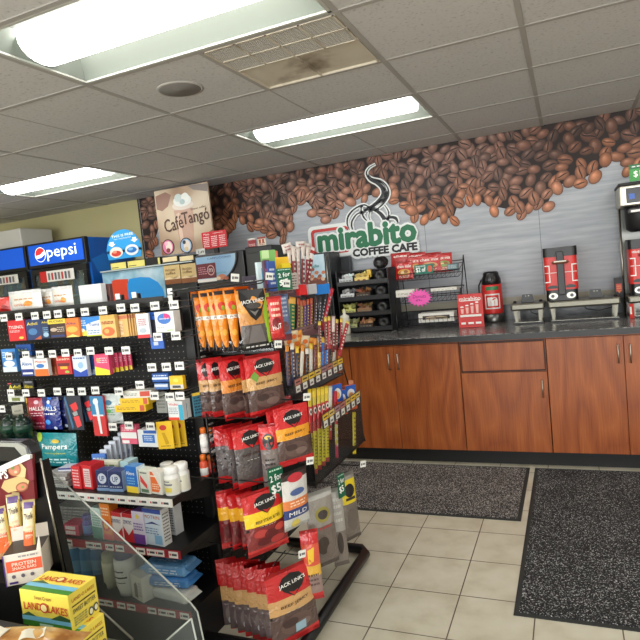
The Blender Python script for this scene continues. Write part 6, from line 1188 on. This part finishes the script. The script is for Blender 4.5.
# deep tray
for k, (a, c) in enumerate(((309.5, 312), (314, 316), (318.5, 320), (322.5, 324), (326.5, 327.5))):
    stick('long red and yellow meat stick in the deep tray, %s from the left' % ['first', 'second', 'third', 'fourth', 'fifth'][k], a, 389-k*.8, c, 478-4*k, -1.04+.006*k, 5, [(.06, (190, 60, 50)), (.50, (226, 206, 30)), (.80, (206, 30, 38)), (.9, (214, 190, 60)), (1, (236, 206, 60))], [('l', .25, .1, .75, .46, 9, (110, 100, 20)), ('e', .5, .74, .36, .04, (236, 230, 220)), ('e', .5, .74, .22, .02, (30, 30, 32))], 'long sticks in the deep tray', 'meat_stick')
stick('white capped meat stick in the deep tray right of the yellow ones', 330.5, 386, 330, 440, -1.03, 5, [(.6, (180, 40, 44)), (1, (226, 224, 206))], side_print(0), name='meat_stick')
stick('single red stick in the deep tray left of the blue and orange packs', 335.5, 391, 337, 458, -1.03, 4.4, [(.2, (206, 60, 90)), (.5, (206, 190, 60)), (1, (206, 34, 40))], side_print(0), name='meat_stick')
stick('yellow stick at the far end of the deep tray', 354, 412, 354.5, 454, -1.02, 5.5, [(1, (226, 206, 40))], [('l', .25, .1, .75, .9, 8, (120, 100, 30))], name='meat_stick')
for k, (r, w_) in enumerate((((333, 384, 343, 412), 'left'), ((339.5, 390, 347, 415), 'middle'), ((346, 385, 356.5, 410), 'right'))):
    b, w, h = slot(*r, dict(X=-1.04+.01*k), 1.0); carton('snack_box', 'blue and orange snack pack at the far end of the deep tray, %s of three' % w_, 'snack box', b, w, h, .02, (226, 96, 44), [('r', 0, .36, 1, 1, (40, 90, 180)), ('e', .5, .66, .36, .2, (226, 226, 226)), ('e', .5, .6, .2, .12, (236, 160, 100))], rz=1.0, side=(232, 110, 50))
stick('pale orange pack standing behind the blue and orange packs', 351, 380, 351, 402, -1.06, 8, [(1, (226, 150, 110))], [], name='snack_packet')
# ------------------------------------------------------------------ near counter at the lower left: food case, bars, butter, bread
NY = 1.0
pb = at(45, 662, Y=NY); cz0 = pb.z
xr_ = at(99, 650, Y=NY).x
blk = noise_mat('black_textured_laminate', [(.3, (14, 14, 15)), (.6, (26, 26, 28)), (.8, (44, 44, 46))], 60, .6)
ct = B().box((-2.6, NY-.08, 0), (xr_, NY+.10, cz0-.001), blk).build('service_ledge', bevel=.004); tag(ct, 'black ledge at the lower left carrying butter boxes and bread', 'counter')
# butter boxes
a, b = at(21, 600, Y=NY), at(68, 604, Y=NY); bw_ = b.x-a.x; bh = zof(45, 587, Y=NY)-zof(45, 622, Y=NY); YB_ = (246, 226, 90)
zl = cz0
bpr = [('r', 0, .0, 1, .16, (70, 140, 50)), ('r', 0, .16, 1, .30, (120, 190, 220)), ('p', [(0, .28), (.15, .40), (.3, .3)], (70, 110, 70)), ('p', [(.6, .28), (.8, .44), (1, .36), (1, .28)], (60, 100, 60)), ('r', .36, .04, .64, .12, (200, 230, 210)),
       ('t', 'LAND', .26, .58, .36, .2, (206, 60, 50), .02, .03), ('t', 'LAKES', .77, .56, .4, .2, (206, 60, 50), -.04, .03), ('e', .5, .58, .085, .14, (196, 60, 50)), ('e', .5, .58, .06, .10, (240, 226, 150)), ('t', 'Sweet Cream', .5, .85, .34, .1, (150, 70, 40))]
spr = [('r', .08, .62, .92, .66, (90, 60, 30)), ('t', 'LAND O LAKES', .5, .8, .8, .09, (170, 70, 40)), ('t', 'SWEET BUTTER', .5, .5, .8, .12, (60, 60, 60)), ('l', .1, .1, .55, .36, 4, (110, 110, 90)), ('e', .68, .2, .09, .12, (60, 60, 60)), ('e', .86, .22, .09, .12, (60, 60, 60)), ('e', .68, .2, .06, .08, (230, 226, 190)), ('e', .86, .22, .06, .08, (230, 226, 190))]
for k in range(2):
    o = carton('butter_box', ['yellow butter box on the black ledge, lower of the two', 'yellow butter box stacked on top of the other'][k], 'butter', ((a.x+b.x)/2+(.012 if k == 0 else 0), NY, zl+bh*k*1.002), bw_, bh*.998, .095, YB_, bpr, side=(240, 218, 84), sideprints=spr, rz=.02 if k else -.02)
    mb = B(); do_prints(mb, [('r', 0, .02, 1, .2, (70, 140, 50)), ('r', 0, .2, 1, .38, (120, 190, 220)), ('p', [(0, .36), (.2, .5), (.4, .38)], (70, 110, 70)), ('t', 'LAND', .26, .62, .34, .2, (206, 60, 50), 0, .03), ('t', 'LAKES', .77, .62, .38, .2, (206, 60, 50), 0, .03), ('e', .5, .62, .08, .13, (196, 60, 50)), ('e', .5, .62, .055, .09, (240, 226, 150))], lambda u, v, e: ((u-.5)*bw_, v*.095, bh*.998+e), bw_, .095); mb.build('top_print', o)
# bread
mb = B(); f_ = pouch_surf(.25, .13, .07, 7); brm = noise_mat('bread_in_bag', [(.35, (150, 96, 44)), (.55, (206, 160, 90)), (.75, (232, 206, 150))], 16, .18, detail=3)
us = [i/14 for i in range(15)]; f3 = lambda u, v, bk=False: (f_(u, v, 0, bk)[0], f_(u, v, 0, bk)[2], .035-f_(u, v, 0, bk)[1])
mb.grid(lambda u, v: f3(u, v), us, us, lambda v: brm); mb.grid(lambda u, v: f3(1-u, v, True), us, us, lambda v: brm)
p = at(22, 636, Y=NY-.2); o = mb.build('bread_bag', loc=(p.x, NY-.26, p.z-.068), rot=(0, 0, .2)); tag(o, 'clear bag of golden bread rolls in front of the butter boxes', 'bread bag')
zt_b = p.z-.070
t_ = B().box((-2.6, NY-.36, 0), (xr_-.03, NY-.0805, zt_b), blk).build('lower_ledge', bevel=.004); tag(t_, 'lower black ledge under the bread bag at the photo corner', 'counter')
for k in range(2):
    rr_ = random.Random(k); mb = B(); 
    f4 = pouch_surf(.05, .035, .004, k); mb.grid(lambda u, v: (f4(u, v)[0], f4(u, v)[2], .07+.004*math.sin(6*u)), [i/6 for i in range(7)], [i/4 for i in range(5)], lambda v: mat((226, 220, 200), .15)); mb.build('bag_fold', o, loc=(-.06+.1*k, .05, 0), rot=(0, 0, .5*k))
# snack bar display box
b, w, h = slot(3, 533, 42, 584, dict(Y=NY+.115), .62)
tz = b.z; sbx = carton('snack_bar_box', 'white and orange display box holding wrapped snack bars', 'display box', b, w, h*.62, .10, (226, 216, 200), [('r', .06, .42, .98, .78, (228, 96, 60)), ('t', 'PROTEIN', .52, .66, .62, .11, (250, 226, 206), 0, .04), ('t', 'SNACK BARS', .52, .53, .62, .09, (250, 226, 206), 0, .03), ('e', .22, .28, .05, .06, (110, 100, 110)), ('e', .46, .28, .05, .06, (110, 100, 110)), ('e', .7, .28, .05, .06, (110, 100, 110)), ('r', 0, 0, .03, 1, (90, 60, 130)), ('r', .1, .06, .32, .13, (70, 50, 120)), LN(.4, .84, .9, .96, 1, (160, 150, 150))], rz=.62, top=(60, 50, 46))
B().prism([(w/2, h*.62), (w/2, h*.95), (w*.38, h*.62)], 'Y', .0, .002, mat((226, 216, 200), .5)).build('side_flap', sbx)
B().box((-w/2, .098, h*.62), (w/2, .1, h*.9), mat((226, 216, 200), .5)).build('back_flap', sbx)
st_ = B().box((-2.4, NY+.101, 0), (b.x+.095, NY+.195, b.z-.0005), mat((16, 16, 17), .5)).build('display_riser'); tag(st_, 'black riser under the snack bar box', 'stand')
for k, (x0, y0, x1, y1) in enumerate(((-3, 508, 11, 560), (9, 499, 21, 552), (20, 502, 31, 552), (4, 498, 16, 540))):
    q, w2, h2 = slot(x0, y0, x1, y1, dict(Y=NY+.155+.02*(k % 2)), .62); q.z = b.z+h*.3
    h2 = zof((x0+x1)/2, y0, Y=NY+.155)-q.z
    pouch('snack_bar', 'cream and orange wrapped snack bar standing in the display box, %s' % ['far left', 'second from the right', 'front right', 'rear left'][k], 'snack bar', q, w2*1.15, h2, .018, [(.12, (190, 140, 90)), (.5, (226, 110, 60)), (.86, (236, 222, 180)), (1, (226, 206, 150))], [('r', .1, .86, .9, .96, (90, 60, 120)), ('t', 'Think', .5, .74, .7, .1, (90, 70, 60), .2), LN(.2, .4, .8, .6, 3, (250, 206, 170)), ('r', .85, .05, 1, .9, (210, 180, 90))], rot=(-.08, .08*(k-1), .62), seed=k)
# food case: slanted black side, red sign, curved lid
cs = empty('food_case', 'black hot food case with a dark red sandwich wrap sign at the left edge', 'display case', (0, 0, 0)); gl = mat((15, 15, 16), .3)
def PP(x, y, Y=NY+.21): p = at(x, y, Y=Y); return (p.x, p.z)
B().prism([PP(22, 470), PP(38, 462), PP(64, 580), PP(64, 668), PP(30, 668), PP(30, 540)], 'Y', NY+.225, NY+.25, gl).build('side_post', cs)
mb = B(); mb.tube([(*PP(37, 460)[:1], NY+.222, PP(37, 460)[1]), (PP(61, 575)[0], NY+.222, PP(61, 575)[1])], .0035, STEEL, n=6); mb.tube([(PP(62, 580)[0], NY+.222, PP(62, 580)[1]), (PP(130, 642)[0], NY+.222, PP(130, 642)[1])], .003, mat((150, 150, 140), .3, .6), n=6); mb.build('metal_edge', cs)
pf = [PP(-20, 462), PP(30, 455), PP(36, 500), PP(-20, 524)]
B().prism([PP(-20, 478), PP(33, 454), PP(36.5, 499), PP(-20, 527)], 'Y', NY+.205, NY+.215, mat((112, 28, 32), .35)).build('sign_panel', cs)
B().prism([PP(-20, 475.5), PP(30, 453), PP(34, 454), PP(34, 457.5), PP(-20, 481)], 'Y', NY+.195, NY+.2045, mat((226, 226, 222), .3)).build('sign_rail', cs)
B().prism([PP(29, 461), PP(34.5, 458), PP(36.5, 478), PP(32, 481)], 'Y', NY+.2, NY+.2045, mat((122, 40, 52), .4)).build('sign_tab', cs)
mb = B(); yy = NY+.2
def sp(pts, c, e): mb.add([(PP(x, y)[0], yy+.0045-e, PP(x, y)[1]) for x, y in pts], [tuple(range(len(pts)))[::-1]], mat(c, .4))
def el(cx, cy, rx, ry, c, e, th=-.3): sp([(cx+rx*math.cos(t*PI/10)*math.cos(th)-ry*math.sin(t*PI/10)*math.sin(th), cy+rx*math.cos(t*PI/10)*math.sin(th)+ry*math.sin(t*PI/10)*math.cos(th)) for t in range(20)], c, e)
sp([(3, 487), (6, 480), (22, 475), (31, 480), (29, 488), (10, 492)], (206, 178, 120), .001); el(24, 486, 6.5, 4.6, (150, 96, 60), .0016); el(24, 486, 5, 3.4, (206, 130, 100), .0022)
sp([(9, 464), (20, 459), (28, 468), (27, 477), (16, 475)], (212, 190, 136), .0012); el(16.5, 468.5, 6.6, 6.8, (176, 120, 70), .0018); el(16.5, 468.5, 5.2, 5.4, (204, 130, 104), .0024); el(15, 467, 1.8, 1.8, (120, 150, 70), .003); el(18, 471, 1.6, 1.4, (226, 190, 150), .003); el(25, 486, 1.6, 1.3, (130, 150, 70), .003)
c_ = PP(6.5, 473); mb.text('PS', lambda x, y: (c_[0]+x, yy-.0002, c_[1]+y+x*.0), .036, .030, mat((240, 236, 228), .4), bold=.03, ang=.1); mb.build('sign_print', cs)
mb = B(); pr_ = [(0, 0), (.0, .04), (-.012, .07), (-.04, .085), (-.5, .085), (-.5, 0)]
q = at(33, 464, Y=NY+.24)
mb.prism([(q.x+x, q.z+z*.8) for x, z in pr_], 'Y', NY+.24, NY+.28, mat((24, 24, 26), .25)); mb.build('lid', cs, bevel=.006)
mb = B(); mb.prism([(q.x-.006, q.z+.02), (q.x-.014, q.z+.056), (q.x-.045, q.z+.0665), (q.x-.5, q.z+.0665), (q.x-.5, q.z+.054), (q.x-.06, q.z+.054), (q.x-.025, q.z+.02)], 'Y', NY+.232, NY+.2395, mat((196, 200, 200), .2, .7)); mb.build('chrome_trim', cs)
mb = B(); mb.prism([PP(-20, 500), PP(36, 501), PP(40, 530), PP(30, 668), PP(-20, 668)], 'Y', NY+.2265, NY+.26, gl); mb.build('body', cs)
# clear guard panels
ac = clear_mat('clear_acrylic', (236, 240, 238), .06, .05); edg = mat((176, 180, 172), .3)
def guard(pts, label, Y, open_edges):
    P = [PP(x, y, Y) for x, y in pts]
    g = B().prism(P, 'Y', Y, Y+.004, ac).build('clear_guard', cs)
    mb = B()
    for i, j in open_edges: mb.tube([(P[i][0], Y+.002, P[i][1]), (P[j][0], Y+.002, P[j][1])], .0026, edg, n=6)
    mb.build('polished_edge', g); return g
guard([(36, 457), (190, 603), (197, 612), (214, 690), (150, 700), (64, 585)], 'large clear plastic guard slanting across the shelves at the lower left', NY+.34, [(0, 1), (1, 2), (2, 3)])
guard([(150, 655), (191, 619), (207, 690), (150, 700)], 'small clear plastic guard corner at the bottom edge of the photo', NY+.25, [(0, 1), (1, 2)])
# ------------------------------------------------------------------ added fill lamps and invented window frames on the front wall (behind the camera), and the world
w = bpy.data.worlds.new('world'); sc.world = w; w.use_nodes = True
w.node_tree.nodes['Background'].inputs[0].default_value = (.8, .9, 1, 1); w.node_tree.nodes['Background'].inputs[1].default_value = .6
def area(name, loc, rot, sx, sy, e, c=(1, 1, 1)):
    l = bpy.data.lights.new(name, 'AREA'); l.shape = 'RECTANGLE'; l.size = sx; l.size_y = sy; l.energy = e; l.color = c
    o = bpy.data.objects.new(name, l); COL.objects.link(o); o.location = loc; o.rotation_euler = rot
for i, x in enumerate((-4.6, -1.6, 1.4)):
    wn = B(); wn.box((x-1.3, YB-.004, .3), (x+1.3, YB+.02, .36), mat((60, 60, 62), .4)); wn.box((x-1.3, YB-.004, 2.2), (x+1.3, YB+.02, 2.26), mat((60, 60, 62), .4))
    for q in (-1.3, 0, 1.24): wn.box((x+q, YB-.004, .36), (x+q+.06, YB+.02, 2.2), mat((60, 60, 62), .4))
    wn.build('window_%d' % (i+1), kind='structure')  # invented frames around the fill lamps; the wall behind has no openings
    area('window_daylight', (x, YB+.03, 1.28), (PI/2, 0, 0), 2.4, 1.8, FILL, (.95, .98, 1))  # area lamp added inside the front wall to lift the dark ceiling
sc.view_settings.view_transform = 'Standard'; sc.view_settings.look = 'None'; sc.view_settings.gamma = 1; sc.view_settings.exposure = EXPO
sc.cycles.max_bounces = 10; sc.cycles.diffuse_bounces = 5; sc.cycles.transparent_max_bounces = 12
sc.cycles.use_denoising = True; sc.cycles.sample_clamp_indirect = 6
